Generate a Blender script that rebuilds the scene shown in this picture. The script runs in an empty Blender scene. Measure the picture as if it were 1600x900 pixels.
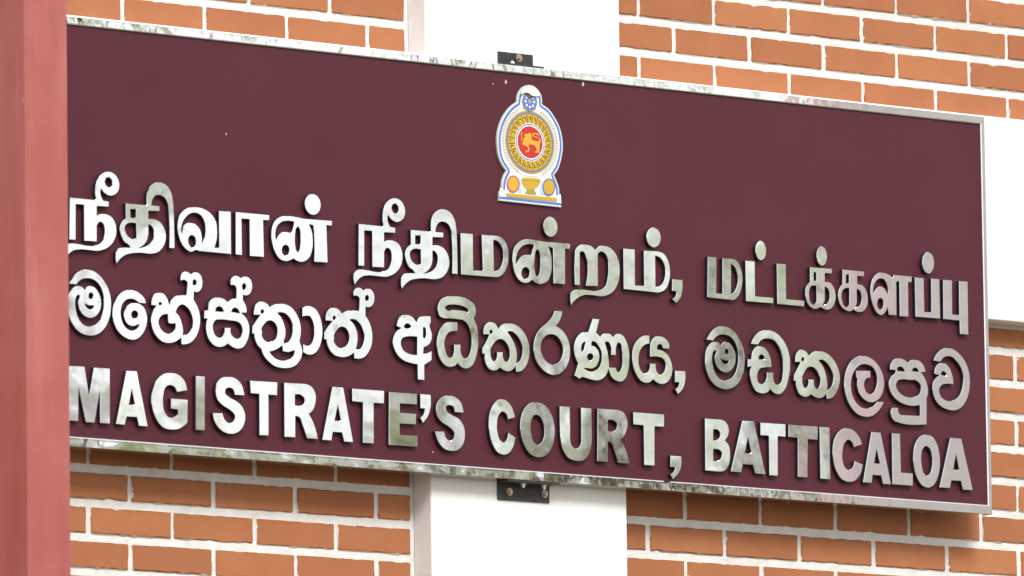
import bpy, math, random
from mathutils import Vector, Matrix

# ------------------------------------------------------------------ camera, world, sun, exposure
C = bpy.context.scene.collection
S = bpy.context.scene
cam_d = bpy.data.cameras.new('camera'); cam = bpy.data.objects.new('camera', cam_d); C.objects.link(cam)
R_ = Vector((0.7737534, -0.63334476, -0.01341971)); U_ = Vector((-0.07014532, -0.10671126, 0.99181265)); F_ = Vector((0.62959138, 0.76647709, 0.12699437))
m = Matrix((R_, U_, -F_)).transposed().to_4x4()
m.translation = Vector((-14.517364, -16.03760566, 1.60793119))
cam.matrix_world = m
cam_d.sensor_width = 36.0; cam_d.lens = 14600.2 / 1600 * 36.0
cam_d.clip_start = 0.5; cam_d.clip_end = 2000
cam_d.dof.use_dof = True; cam_d.dof.focus_distance = 21.0; cam_d.dof.aperture_fstop = 8.0
S.camera = cam

SUN_EL, SUN_AZ = math.radians(41), math.radians(-18)      # azimuth measured from -Y towards +X
W = bpy.data.worlds.new('World'); S.world = W; W.use_nodes = True
wn = W.node_tree.nodes; wl = W.node_tree.links
bg = wn['Background']
sky = wn.new('ShaderNodeTexSky'); sky.sky_type = 'NISHITA'; sky.sun_disc = False
sky.sun_elevation = SUN_EL; sky.sun_rotation = math.pi - SUN_AZ
sky.air_density = 1.0; sky.dust_density = 3.0; sky.ozone_density = 1.0
tc = wn.new('ShaderNodeTexCoord'); nz = wn.new('ShaderNodeTexNoise'); nz.inputs['Scale'].default_value = 3.0; nz.inputs['Detail'].default_value = 5
rmp = wn.new('ShaderNodeValToRGB'); rmp.color_ramp.elements[0].position = 0.35; rmp.color_ramp.elements[0].color = (9.0, 9.3, 9.8, 1)
rmp.color_ramp.elements[1].position = 0.65; rmp.color_ramp.elements[1].color = (14, 13.9, 13.7, 1)
mx = wn.new('ShaderNodeMix'); mx.data_type = 'RGBA'; mx.inputs[0].default_value = 0.85
wl.new(tc.outputs['Generated'], nz.inputs['Vector']); wl.new(nz.outputs['Fac'], rmp.inputs['Fac'])
wl.new(sky.outputs['Color'], mx.inputs[6]); wl.new(rmp.outputs['Color'], mx.inputs[7])
wl.new(mx.outputs[2], bg.inputs['Color']); bg.inputs['Strength'].default_value = 0.07

sun_d = bpy.data.lights.new('sun', 'SUN'); sun = bpy.data.objects.new('sun', sun_d); C.objects.link(sun)
sun_d.energy = 1.7; sun_d.angle = math.radians(17); sun_d.color = (1.0, 0.975, 0.945)
sdir = Vector((math.sin(SUN_AZ) * math.cos(SUN_EL), -math.cos(SUN_AZ) * math.cos(SUN_EL), math.sin(SUN_EL)))
sun.rotation_euler = (-sdir).to_track_quat('-Z', 'Y').to_euler()

S.view_settings.view_transform = 'Standard'; S.view_settings.look = 'None'
S.view_settings.gamma = 1.0; S.view_settings.use_curve_mapping = False
S.view_settings.exposure = 0.77
S.render.engine = 'CYCLES'
S.cycles.max_bounces = 8

rnd = random.Random(7)

# ------------------------------------------------------------------ materials
def mat(name, col=(.5, .5, .5), rough=.6, metal=0.0, spec=0.5):
    mt = bpy.data.materials.new(name); mt.use_nodes = True
    b = mt.node_tree.nodes['Principled BSDF']
    b.inputs['Base Color'].default_value = (*col, 1); b.inputs['Roughness'].default_value = rough
    b.inputs['Metallic'].default_value = metal; b.inputs['Specular IOR Level'].default_value = spec
    return mt, mt.node_tree.nodes, mt.node_tree.links, b
def noise(n, l, scale, detail=3, rough=.5, coord='Object', vec=None, stretch=None):
    tcn = n.new('ShaderNodeTexCoord'); t = n.new('ShaderNodeTexNoise')
    t.inputs['Scale'].default_value = scale; t.inputs['Detail'].default_value = detail; t.inputs['Roughness'].default_value = rough
    src = vec if vec else tcn.outputs[coord]
    if stretch:
        mp = n.new('ShaderNodeMapping'); mp.inputs['Scale'].default_value = stretch
        l.new(src, mp.inputs['Vector']); src = mp.outputs['Vector']
    l.new(src, t.inputs['Vector']); return t.outputs['Fac']
def geo_pos(n): return n.new('ShaderNodeNewGeometry').outputs['Position']
def ramp(n, l, fac, stops):
    r = n.new('ShaderNodeValToRGB'); cr = r.color_ramp
    while len(cr.elements) < len(stops): cr.elements.new(0.5)
    for e, (p, c) in zip(cr.elements, stops): e.position = p; e.color = (*c, 1)
    l.new(fac, r.inputs['Fac']); return r.outputs['Color']
def bump(n, l, b, h, strength, dist):
    bp = n.new('ShaderNodeBump'); bp.inputs['Strength'].default_value = strength; bp.inputs['Distance'].default_value = dist
    l.new(h, bp.inputs['Height']); l.new(bp.outputs['Normal'], b.inputs['Normal'])
def math_(n, l, op, a, b_=None, c=None):
    q = n.new('ShaderNodeMath'); q.operation = op
    for i, v in enumerate((a, b_, c)):
        if v is None: continue
        if isinstance(v, (int, float)): q.inputs[i].default_value = v
        else: l.new(v, q.inputs[i])
    return q.outputs[0]
def mix(n, l, fac, a, b_):
    q = n.new('ShaderNodeMix'); q.data_type = 'RGBA'
    for i, v in ((0, fac), (6, a), (7, b_)):
        if isinstance(v, tuple): q.inputs[i].default_value = (*v, 1)
        elif isinstance(v, (int, float)): q.inputs[i].default_value = v
        else: l.new(v, q.inputs[i])
    return q.outputs[2]

M = {}
# brick: plain fired clay, faint tone change from brick to brick, mortar smeared over its edges
M['brick'], n, l, b = mat('brick', rough=.85, spec=.25)
pos = geo_pos(n)
at = n.new('ShaderNodeAttribute'); at.attribute_name = 'tone'
uv = n.new('ShaderNodeUVMap'); uv.uv_map = 'UVMap'
sp = n.new('ShaderNodeSeparateXYZ'); l.new(uv.outputs['UV'], sp.inputs[0])
du = math_(n, l, 'MULTIPLY', math_(n, l, 'MINIMUM', sp.outputs[0], math_(n, l, 'SUBTRACT', 1.0, sp.outputs[0])), 0.214)
dv = math_(n, l, 'MULTIPLY', math_(n, l, 'MINIMUM', sp.outputs[1], math_(n, l, 'SUBTRACT', 1.0, sp.outputs[1])), 0.062)
dist = math_(n, l, 'MINIMUM', du, dv)
smear = noise(n, l, 38, 5, .65, vec=pos)
lim = math_(n, l, 'MULTIPLY', math_(n, l, 'MAXIMUM', math_(n, l, 'SUBTRACT', smear, 0.58), 0.0), 0.035)
edge = math_(n, l, 'LESS_THAN', dist, lim)
cl = noise(n, l, 9, 6, .6, vec=pos)
base = ramp(n, l, cl, [(.3, (.362, .138, .060)), (.55, (.392, .152, .068)), (.75, (.42, .168, .078))])
hue = n.new('ShaderNodeHueSaturation'); l.new(base, hue.inputs['Color'])
l.new(math_(n, l, 'MULTIPLY_ADD', at.outputs['Fac'], .16, .92), hue.inputs['Value'])
l.new(math_(n, l, 'MULTIPLY_ADD', at.outputs['Fac'], .004, .498), hue.inputs['Hue'])
spk = noise(n, l, 420, 2, .5, vec=pos)
c2 = mix(n, l, math_(n, l, 'MULTIPLY', math_(n, l, 'GREATER_THAN', spk, .70), .35), hue.outputs['Color'], (.20, .075, .035))
dn = noise(n, l, 55, 4, .6, vec=pos)
dirt = math_(n, l, 'MULTIPLY', math_(n, l, 'LESS_THAN', dv, 0.0032), math_(n, l, 'GREATER_THAN', dn, .555))
c3 = mix(n, l, math_(n, l, 'MULTIPLY', dirt, .5), c2, (.09, .05, .035))
l.new(mix(n, l, math_(n, l, 'MULTIPLY', edge, .9), c3, (.74, .72, .68)), b.inputs['Base Color'])
bump(n, l, b, noise(n, l, 160, 5, .6, vec=pos), .25, .002)

M['mortar'], n, l, b = mat('mortar', rough=.9, spec=.2)
pos = geo_pos(n)
l.new(mix(n, l, math_(n, l, 'MULTIPLY', math_(n, l, 'GREATER_THAN', noise(n, l, 60, 6, .7, vec=pos), .70), .65),
          ramp(n, l, noise(n, l, 22, 5, .6, vec=pos), [(.3, (.66, .645, .61)), (.7, (.79, .78, .76))]), (.28, .26, .23)), b.inputs['Base Color'])
bump(n, l, b, noise(n, l, 90, 6, .65, vec=pos), .7, .005)

M['white_paint'], n, l, b = mat('white_paint', rough=.75, spec=.3)
pos = geo_pos(n)
st = noise(n, l, 5, 6, .65, vec=pos)
speck = math_(n, l, 'GREATER_THAN', noise(n, l, 75, 3, .5, vec=pos), .755)
wc = ramp(n, l, st, [(.25, (.76, .755, .74)), (.6, (.82, .82, .81))])
l.new(mix(n, l, math_(n, l, 'MULTIPLY', speck, .35), wc, (.45, .42, .38)), b.inputs['Base Color'])
bump(n, l, b, noise(n, l, 45, 6, .6, vec=pos), .3, .004)

M['maroon'], n, l, b = mat('maroon_panel', (.085, .018, .028), .34, spec=.2)
pos = geo_pos(n)
l.new(ramp(n, l, noise(n, l, 3.0, 6, .6, vec=pos), [(.3, (.077, .0168, .0262)), (.7, (.087, .0192, .0297))]), b.inputs['Base Color'])
l.new(math_(n, l, 'MULTIPLY_ADD', noise(n, l, 14, 5, .6, vec=pos), .14, .33), b.inputs['Roughness'])
bump(n, l, b, noise(n, l, 5, 3, .5, vec=pos), .12, .004)

def steel(name, rough, wav, dist_, tint=(.865, .875, .885)):
    M[name], n, l, b = mat(name, tint, rough, 1.0)
    pos = geo_pos(n)
    mp = n.new('ShaderNodeMapping'); mp.inputs['Scale'].default_value = wav; l.new(pos, mp.inputs['Vector'])
    h = noise(n, l, 1.0, 2.5, .45, vec=mp.outputs['Vector'])
    bump(n, l, b, h, 1.0, dist_)
    l.new(math_(n, l, 'MULTIPLY_ADD', noise(n, l, 60, 4, .6, vec=pos), .10, rough - .05), b.inputs['Roughness'])
    l.new(ramp(n, l, noise(n, l, 35, 5, .6, vec=pos), [(.25, tuple(v * .9 for v in tint)), (.6, tint)]), b.inputs['Base Color'])
steel('letter_steel', .05, (5, 5, 7), .0008)
steel('frame_steel', .035, (10, 10, 9), .0013)
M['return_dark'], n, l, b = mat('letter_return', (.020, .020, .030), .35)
M['bracket_black'], n, l, b = mat('bracket_black', (.022, .021, .022), .5)
l.new(ramp(n, l, noise(n, l, 70, 5, .6, vec=geo_pos(n)), [(.35, (.018, .017, .018)), (.75, (.05, .045, .042))]), b.inputs['Base Color'])
M['bolt'], n, l, b = mat('bolt_zinc', (.50, .40, .32), .38, .9)
M['bolt_white'], n, l, b = mat('bolt_plated', (.75, .75, .74), .35, .6)

M['salmon'], n, l, b = mat('salmon_paint', rough=.5, spec=.4)
pos = geo_pos(n)
s1 = noise(n, l, 1.0, 5, .6, vec=pos, stretch=(14, 14, 1.6))
s2 = noise(n, l, 3.2, 6, .6, vec=pos)
sc = ramp(n, l, s1, [(.3, (.335, .080, .071)), (.55, (.375, .098, .087)), (.72, (.44, .142, .128))])
dust = math_(n, l, 'MULTIPLY', math_(n, l, 'MAXIMUM', math_(n, l, 'SUBTRACT', s2, .5), 0.0), .8)
chip = math_(n, l, 'GREATER_THAN', noise(n, l, 95, 2, .5, vec=pos), .765)
blot = math_(n, l, 'MULTIPLY', math_(n, l, 'MAXIMUM', math_(n, l, 'SUBTRACT', noise(n, l, 9, 7, .7, vec=pos), .52), 0.0), 1.6)
pc = mix(n, l, blot, mix(n, l, dust, sc, (.56, .29, .26)), (.36, .085, .078))
l.new(mix(n, l, math_(n, l, 'MULTIPLY', chip, .7), pc, (.62, .45, .40)), b.inputs['Base Color'])
bump(n, l, b, noise(n, l, 1.0, 4, .5, vec=pos, stretch=(30, 30, 5)), .25, .004)

def flat(name, col, rough=.45): M[name] = mat(name, col, rough)[0]
flat('print_white', (.78, .80, .78)); flat('plate_edge', (.56, .63, .58)); flat('print_blue', (.085, .17, .56)); flat('print_gold', (.54, .35, .02))
flat('print_red', (.50, .024, .016)); flat('print_paleblue', (.45, .58, .80)); flat('print_slate', (.16, .17, .30))
flat('print_brown', (.07, .042, .012)); flat('print_palegold', (.40, .31, .14)); flat('print_olive', (.36, .28, .06))
flat('print_lion', (.66, .36, .035)); flat('print_purple', (.42, .10, .16)); flat('sticker_paper', (.72, .72, .66), .6)
flat('curl_shade', (.10, .075, .06), .7)
M['dropping'] = mat('dropping', (.55, .45, .42), .9)[0]
M['dry_leaf'] = mat('dry_leaf', (.16, .06, .018), .8)[0]

# ------------------------------------------------------------------ helpers
def link(o, parent=None):
    C.objects.link(o)
    if parent:
        o.parent = parent
    return o
def obj(name, me, mt=None, parent=None, loc=None):
    o = bpy.data.objects.new(name, me)
    if mt and not me.materials: me.materials.append(mt)
    link(o, parent)
    if loc: o.location = loc
    return o
def tag(o, label=None, cat=None, group=None, kind=None):
    for k, v in (('label', label), ('category', cat), ('group', group), ('kind', kind)):
        if v: o[k] = v
    return o
def empty(name, loc, label, cat, group=None):
    o = bpy.data.objects.new(name, None); o.location = loc; o.empty_display_size = .1; C.objects.link(o)
    return tag(o, label, cat, group)
class MB:
    def __init__(s): s.v = []; s.f = []
    def box(s, x0, x1, y0, y1, z0, z1):
        k = len(s.v)
        s.v += [(x0, y0, z0), (x1, y0, z0), (x1, y1, z0), (x0, y1, z0), (x0, y0, z1), (x1, y0, z1), (x1, y1, z1), (x0, y1, z1)]
        s.f += [(k, k+1, k+5, k+4), (k+1, k+2, k+6, k+5), (k+2, k+3, k+7, k+6), (k+3, k, k+4, k+7), (k+4, k+5, k+6, k+7), (k+3, k+2, k+1, k)]
        return s
    def mesh(s, name):
        me = bpy.data.meshes.new(name); me.from_pydata(s.v, [], s.f); me.update(); return me
def bevel(o, w, seg=2):
    md = o.modifiers.new('bevel', 'BEVEL'); md.width = w; md.segments = seg; md.limit_method = 'ANGLE'; return o

def parse(c, off=(0.0, 0.0)):
    out = []
    for t in c.split():
        fl = t.endswith('!'); x, z = t.rstrip('!').split(',')
        out.append((Vector((float(x) * 1e-4 - off[0], float(z) * 1e-4 - off[1])), fl))
    return out
def spline(pts):
    """closed outline: smooth points joined by a cubic, points marked ! are sharp corners"""
    N = len(pts); V = []
    for i in range(N):
        p, c = pts[i]
        if c: V.append(None); continue
        a, b_ = pts[i-1][0], pts[(i+1) % N][0]
        h0 = (p - a).length + 1e-9; h1 = (b_ - p).length + 1e-9
        V.append(((b_ - p) / h1 * h0 + (p - a) / h0 * h1) / (h0 + h1))
    out = []
    for i in range(N):
        p0, p1 = pts[i][0], pts[(i+1) % N][0]; h = (p1 - p0).length
        v0, v1 = V[i], V[(i+1) % N]
        out.append(p0)
        if (v0 is None and v1 is None) or h < .0012: continue
        d = p1 - p0
        m0 = v0 * h if v0 is not None else 1.5 * d - .5 * v1 * h
        m1 = v1 * h if v1 is not None else 1.5 * d - .5 * v0 * h
        k = max(2, min(7, int(h / .0035)))
        for j in range(1, k):
            t = j / k; t2 = t * t; t3 = t2 * t
            out.append(p0 * (2*t3 - 3*t2 + 1) + m0 * (t3 - 2*t2 + t) + p1 * (-2*t3 + 3*t2) + m1 * (t3 - t2))
    return out
def plate_mesh(name, loops, thick, bev, mats):
    """outline(s) in x,z extruded along -y: front face at y=0, back at y=thick"""
    cu = bpy.data.curves.new(name, 'CURVE'); cu.dimensions = '2D'; cu.fill_mode = 'BOTH' if thick else 'FRONT'
    if thick:
        cu.extrude = thick / 2 - bev; cu.bevel_depth = bev; cu.bevel_resolution = 0; cu.offset = -bev
    for lp in loops:
        s = cu.splines.new('POLY'); s.points.add(len(lp) - 1)
        for q, p in zip(s.points, lp): q.co = (p[0], p[1], 0, 1)
        s.use_cyclic_u = True
    t = bpy.data.objects.new('tmp', cu); C.objects.link(t)
    dg = bpy.context.evaluated_depsgraph_get(); dg.update()
    me = bpy.data.meshes.new_from_object(t.evaluated_get(dg)); me.name = name
    bpy.data.objects.remove(t); bpy.data.curves.remove(cu)
    me.materials.clear()
    me.transform(Matrix(((1, 0, 0, 0), (0, 0, -1, thick / 2), (0, 1, 0, 0), (0, 0, 0, 1))))
    for mt in mats: me.materials.append(mt)
    me.update()
    for p in me.polygons:
        p.use_smooth = False
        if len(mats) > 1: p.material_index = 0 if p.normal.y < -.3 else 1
    return me

# ------------------------------------------------------------------ ground
gm, n, l, b = mat('ground', rough=.95)
pos = geo_pos(n)
l.new(ramp(n, l, noise(n, l, .35, 8, .65, vec=pos), [(.35, (.16, .13, .10)), (.5, (.20, .17, .13)), (.62, (.09, .12, .04))]), b.inputs['Base Color'])
me = bpy.data.meshes.new('ground'); me.from_pydata([(-900, -900, 0), (900, -900, 0), (900, 900, 0), (-900, 900, 0)], [], [(0, 1, 2, 3)])
tag(obj('ground', me, gm), kind='structure')

# ------------------------------------------------------------------ courthouse wall (Y=0 is the brick face, the street is towards -Y)
court = empty('court_building', (0, 0, 0), 'orange brick courthouse wall with white mortar, white pilaster and white band behind the sign', 'building')
BL, BH = .2265, .0757
WX0, WX1, WTOP = -7.0, 8.0, 7.6
def brick_panel(V, F, UV, TONE, x0, x1, z0, z1, zref, pitch, jref, bl, gap, hgap):
    """courses counted from the mortar line zref; jref = (joint x of the course just above zref, of the next course)"""
    k0 = math.floor((z0 - zref) / pitch) - 1; k1 = math.ceil((z1 - zref) / pitch) + 1
    for k in range(k0, k1):
        a = zref + k * pitch + hgap / 2; t = zref + (k + 1) * pitch - hgap / 2
        a = max(a, z0); t = min(t, z1)
        if t - a < .012: continue
        j = jref[k % 2]; i0 = math.floor((x0 - j) / bl) - 1; i1 = math.ceil((x1 - j) / bl) + 1
        for i in range(i0, i1):
            jit = lambda s: rnd.uniform(-s, s)
            l_ = max(j + i * bl + gap / 2 + jit(.0016), x0 + jit(.001)); r_ = min(j + (i + 1) * bl - gap / 2 + jit(.0016), x1 + jit(.001))
            if r_ - l_ < .015: continue
            q = .0008
            co = [(l_ + jit(q), a + jit(q)), (r_ + jit(q), a + jit(q)), (r_ + jit(q), t + jit(q)), (l_ + jit(q), t + jit(q))]
            pr = rnd.uniform(-.0012, .0008); s = len(V); ins = .0022
            cc = .0042
            # eight-cornered outline so that the corners read as slightly rounded
            oc = []
            for (cx, cz), (sx, sz) in zip(co, ((1, 1), (-1, 1), (-1, -1), (1, -1))):
                e = [(cx, cz + sz * cc * rnd.uniform(.3, 1)), (cx + sx * cc * rnd.uniform(.3, 1), cz)]
                oc += e if sx * sz > 0 else e[::-1]
            if -3.4 < l_ < 1.0 and 3.2 < a < 5.4:              # near bricks: ragged arrises
                fine = []
                for e in range(8):
                    (ax, az), (bx, bz) = oc[e], oc[(e + 1) % 8]; fine.append((ax, az)); L_ = math.hypot(bx - ax, bz - az); n_ = int(L_ / .016)
                    for w_ in range(1, n_):
                        g = rnd.gauss(0, .0007) if rnd.random() < .85 else rnd.gauss(0, .0016)
                        fine.append((ax + (bx - ax) * w_ / n_ + g * (bz - az) / L_, az + (bz - az) * w_ / n_ - g * (bx - ax) / L_))
                oc = fine
            cxm = (l_ + r_) / 2; czm = (a + t) / 2; N_ = len(oc)
            ring = lambda d, y: [(x + (d if x < cxm else -d), y, z + (d if z < czm else -d)) for x, z in oc]
            V += ring(0, .012) + ring(0, pr + .0022) + ring(ins, pr)
            fs = [tuple(s + 2 * N_ + e for e in range(N_))]
            for e in range(N_):
                e2 = (e + 1) % N_
                fs += [(s + e, s + e2, s + N_ + e2, s + N_ + e), (s + N_ + e, s + N_ + e2, s + 2 * N_ + e2, s + 2 * N_ + e)]
            tn = rnd.random()
            for f_ in fs:
                F.append(f_); TONE.append(tn)
                for q_ in f_:
                    x, _, z = V[q_]; UV.append(((x - l_) / (r_ - l_), (z - a) / (t - a)))
V, F, UV, TONE = [], [], [], []
PL, PR = -1.632, -1.0675                                     # pilaster edges
BT, BB = 4.763, 4.283                                        # white band, top and bottom
brick_panel(V, F, UV, TONE, WX0, PL - .0105, .3, BB - .009, 3.7901, .0745, (-2.5303, -2.418), BL, .0105, .0182)
brick_panel(V, F, UV, TONE, PR + .001, WX1, .3, BB - .009, 3.7624, .0765, (.0622, -.0482), BL, .0105, .0182)
brick_panel(V, F, UV, TONE, WX0, PL - .0105, BT + .001, WTOP, 4.8342, .0750, (-1.853, -1.975), BL, .0105, .0182)
brick_panel(V, F, UV, TONE, PR + .001, WX1, BT + .001, WTOP, 4.8312, .0760, (-.1742, -.2814), BL, .0105, .0182)
me = bpy.data.meshes.new('brick_wall'); me.from_pydata(V, [], F)
ul = me.uv_layers.new(name='UVMap'); ul.data.foreach_set('uv', [c for p in UV for c in p])
ta = me.attributes.new('tone', 'FLOAT', 'FACE'); ta.data.foreach_set('value', TONE)
me.materials.append(M['brick'])
me.materials.append(M['mortar'])
# mortar bed, four millimetres behind the brick faces, and the body of the wall
mbm = MB()
bm_v = []
import bmesh
bm = bmesh.new(); bm.from_mesh(me)
for (x0, x1, z0, z1) in ((WX0, WX1, 0, WTOP),):
    vs = [bm.verts.new(c) for c in ((x0, .0042, z0), (x1, .0042, z0), (x1, .0042, z1), (x0, .0042, z1), (x0, .25, z0), (x1, .25, z0), (x1, .25, z1), (x0, .25, z1))]
    for q in ((0, 1, 2, 3), (1, 5, 6, 2), (5, 4, 7, 6), (4, 0, 3, 7), (3, 2, 6, 7)):
        f = bm.faces.new([vs[i] for i in q]); f.material_index = 1
bm.to_mesh(me); bm.free(); me.update()
obj('brick_wall', me, None, court)
o = obj('pilaster', MB().box(PL, PR, -.060, .0035, 0, WTOP).mesh('pilaster'), M['white_paint'], court); bevel(o, .004, 3)
mb = MB().box(WX0, PL - .0002, -.0585, .0030, BB, BT).box(PR + .0002, WX1, -.0585, .0030, BB, BT)
o = obj('wall_band', mb.mesh('wall_band'), M['white_paint'], court); bevel(o, .004, 3)

# ------------------------------------------------------------------ the sign
ZT = 4.75
SX0, SX1, SZ0, SZ1 = -2.745, 0.0, 3.820, 4.750
sign = empty('court_sign', (-1.372, -.065, 3.82), 'long maroon court sign with polished steel frame and silver lettering in three scripts', 'sign')
inv = Matrix.Translation(-sign.location)
def on_sign(o, parent=None):
    """o is modelled in world coordinates; hang it under the sign keeping its place"""
    o.parent = parent or sign
    base = sign.location.copy()
    if parent:
        base = base + parent.location
    o.location = o.location - base
    return o
# panel
o = obj('panel', MB().box(SX0 + .006, SX1 - .006, -.100, -.066, SZ0 + .006, SZ1 - .006).mesh('panel'), M['maroon']); on_sign(o)
# frame rails: a folded polished strip, mitred at the corners, slightly crowned face
def rail(p0, p1, inward, w, name):
    """outer edge runs p0->p1 (x,z); inward = unit vector towards the panel; profile swept along it with mitred ends"""
    tl = .0001 if name == 'bottom' else .0
    prof = [(0, -.066), (0, -.1040 + tl), (.0010, -.1050 + tl), (w * .35, -.1050 + tl * .66), (w * .7, -.1050 + tl * .33), (w - .0022, -.1050), (w, -.1036), (w, -.1002)]
    d = Vector((p1[0] - p0[0], p1[1] - p0[1])).normalized()
    n_ = 40; V = []; F = []
    L = (Vector(p1) - Vector(p0)).length
    for i in range(n_ + 1):
        t = i / n_
        for (a, y) in prof:
            s0 = a * mit[name][0]; s1 = L - a * mit[name][1]
            s = s0 + (s1 - s0) * t
            V.append((p0[0] + d[0] * s + inward[0] * a, y, p0[1] + d[1] * s + inward[1] * a))
    k = len(prof)
    for i in range(n_):
        for j in range(k - 1):
            F.append((i * k + j, i * k + j + 1, (i + 1) * k + j + 1, (i + 1) * k + j))
    me = bpy.data.meshes.new('frame_rail'); me.from_pydata(V, [], F); me.update()
    bm = bmesh.new(); bm.from_mesh(me); bmesh.ops.recalc_face_normals(bm, faces=bm.faces)
    bm.to_mesh(me); bm.free()
    o = obj('frame_rail', me, M['frame_steel']); on_sign(o); return o
wt, wb, ws = .0172, .0212, .0125
mit = {'top': (ws / wt, ws / wt), 'bottom': (ws / wb, ws / wb), 'right': (wb / ws, wt / ws), 'left': (wt / ws, wb / ws)}
g_ = .0004
rail((SX0, SZ1), (SX1, SZ1), (0, -1), wt, 'top'); rail((SX0, SZ0), (SX1, SZ0), (0, 1), wb, 'bottom')
rail((SX1, SZ0 + g_), (SX1, SZ1 - g_), (-1, 0), ws, 'right'); rail((SX0, SZ1 - g_), (SX0, SZ0 + g_), (1, 0), ws, 'left')

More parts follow.
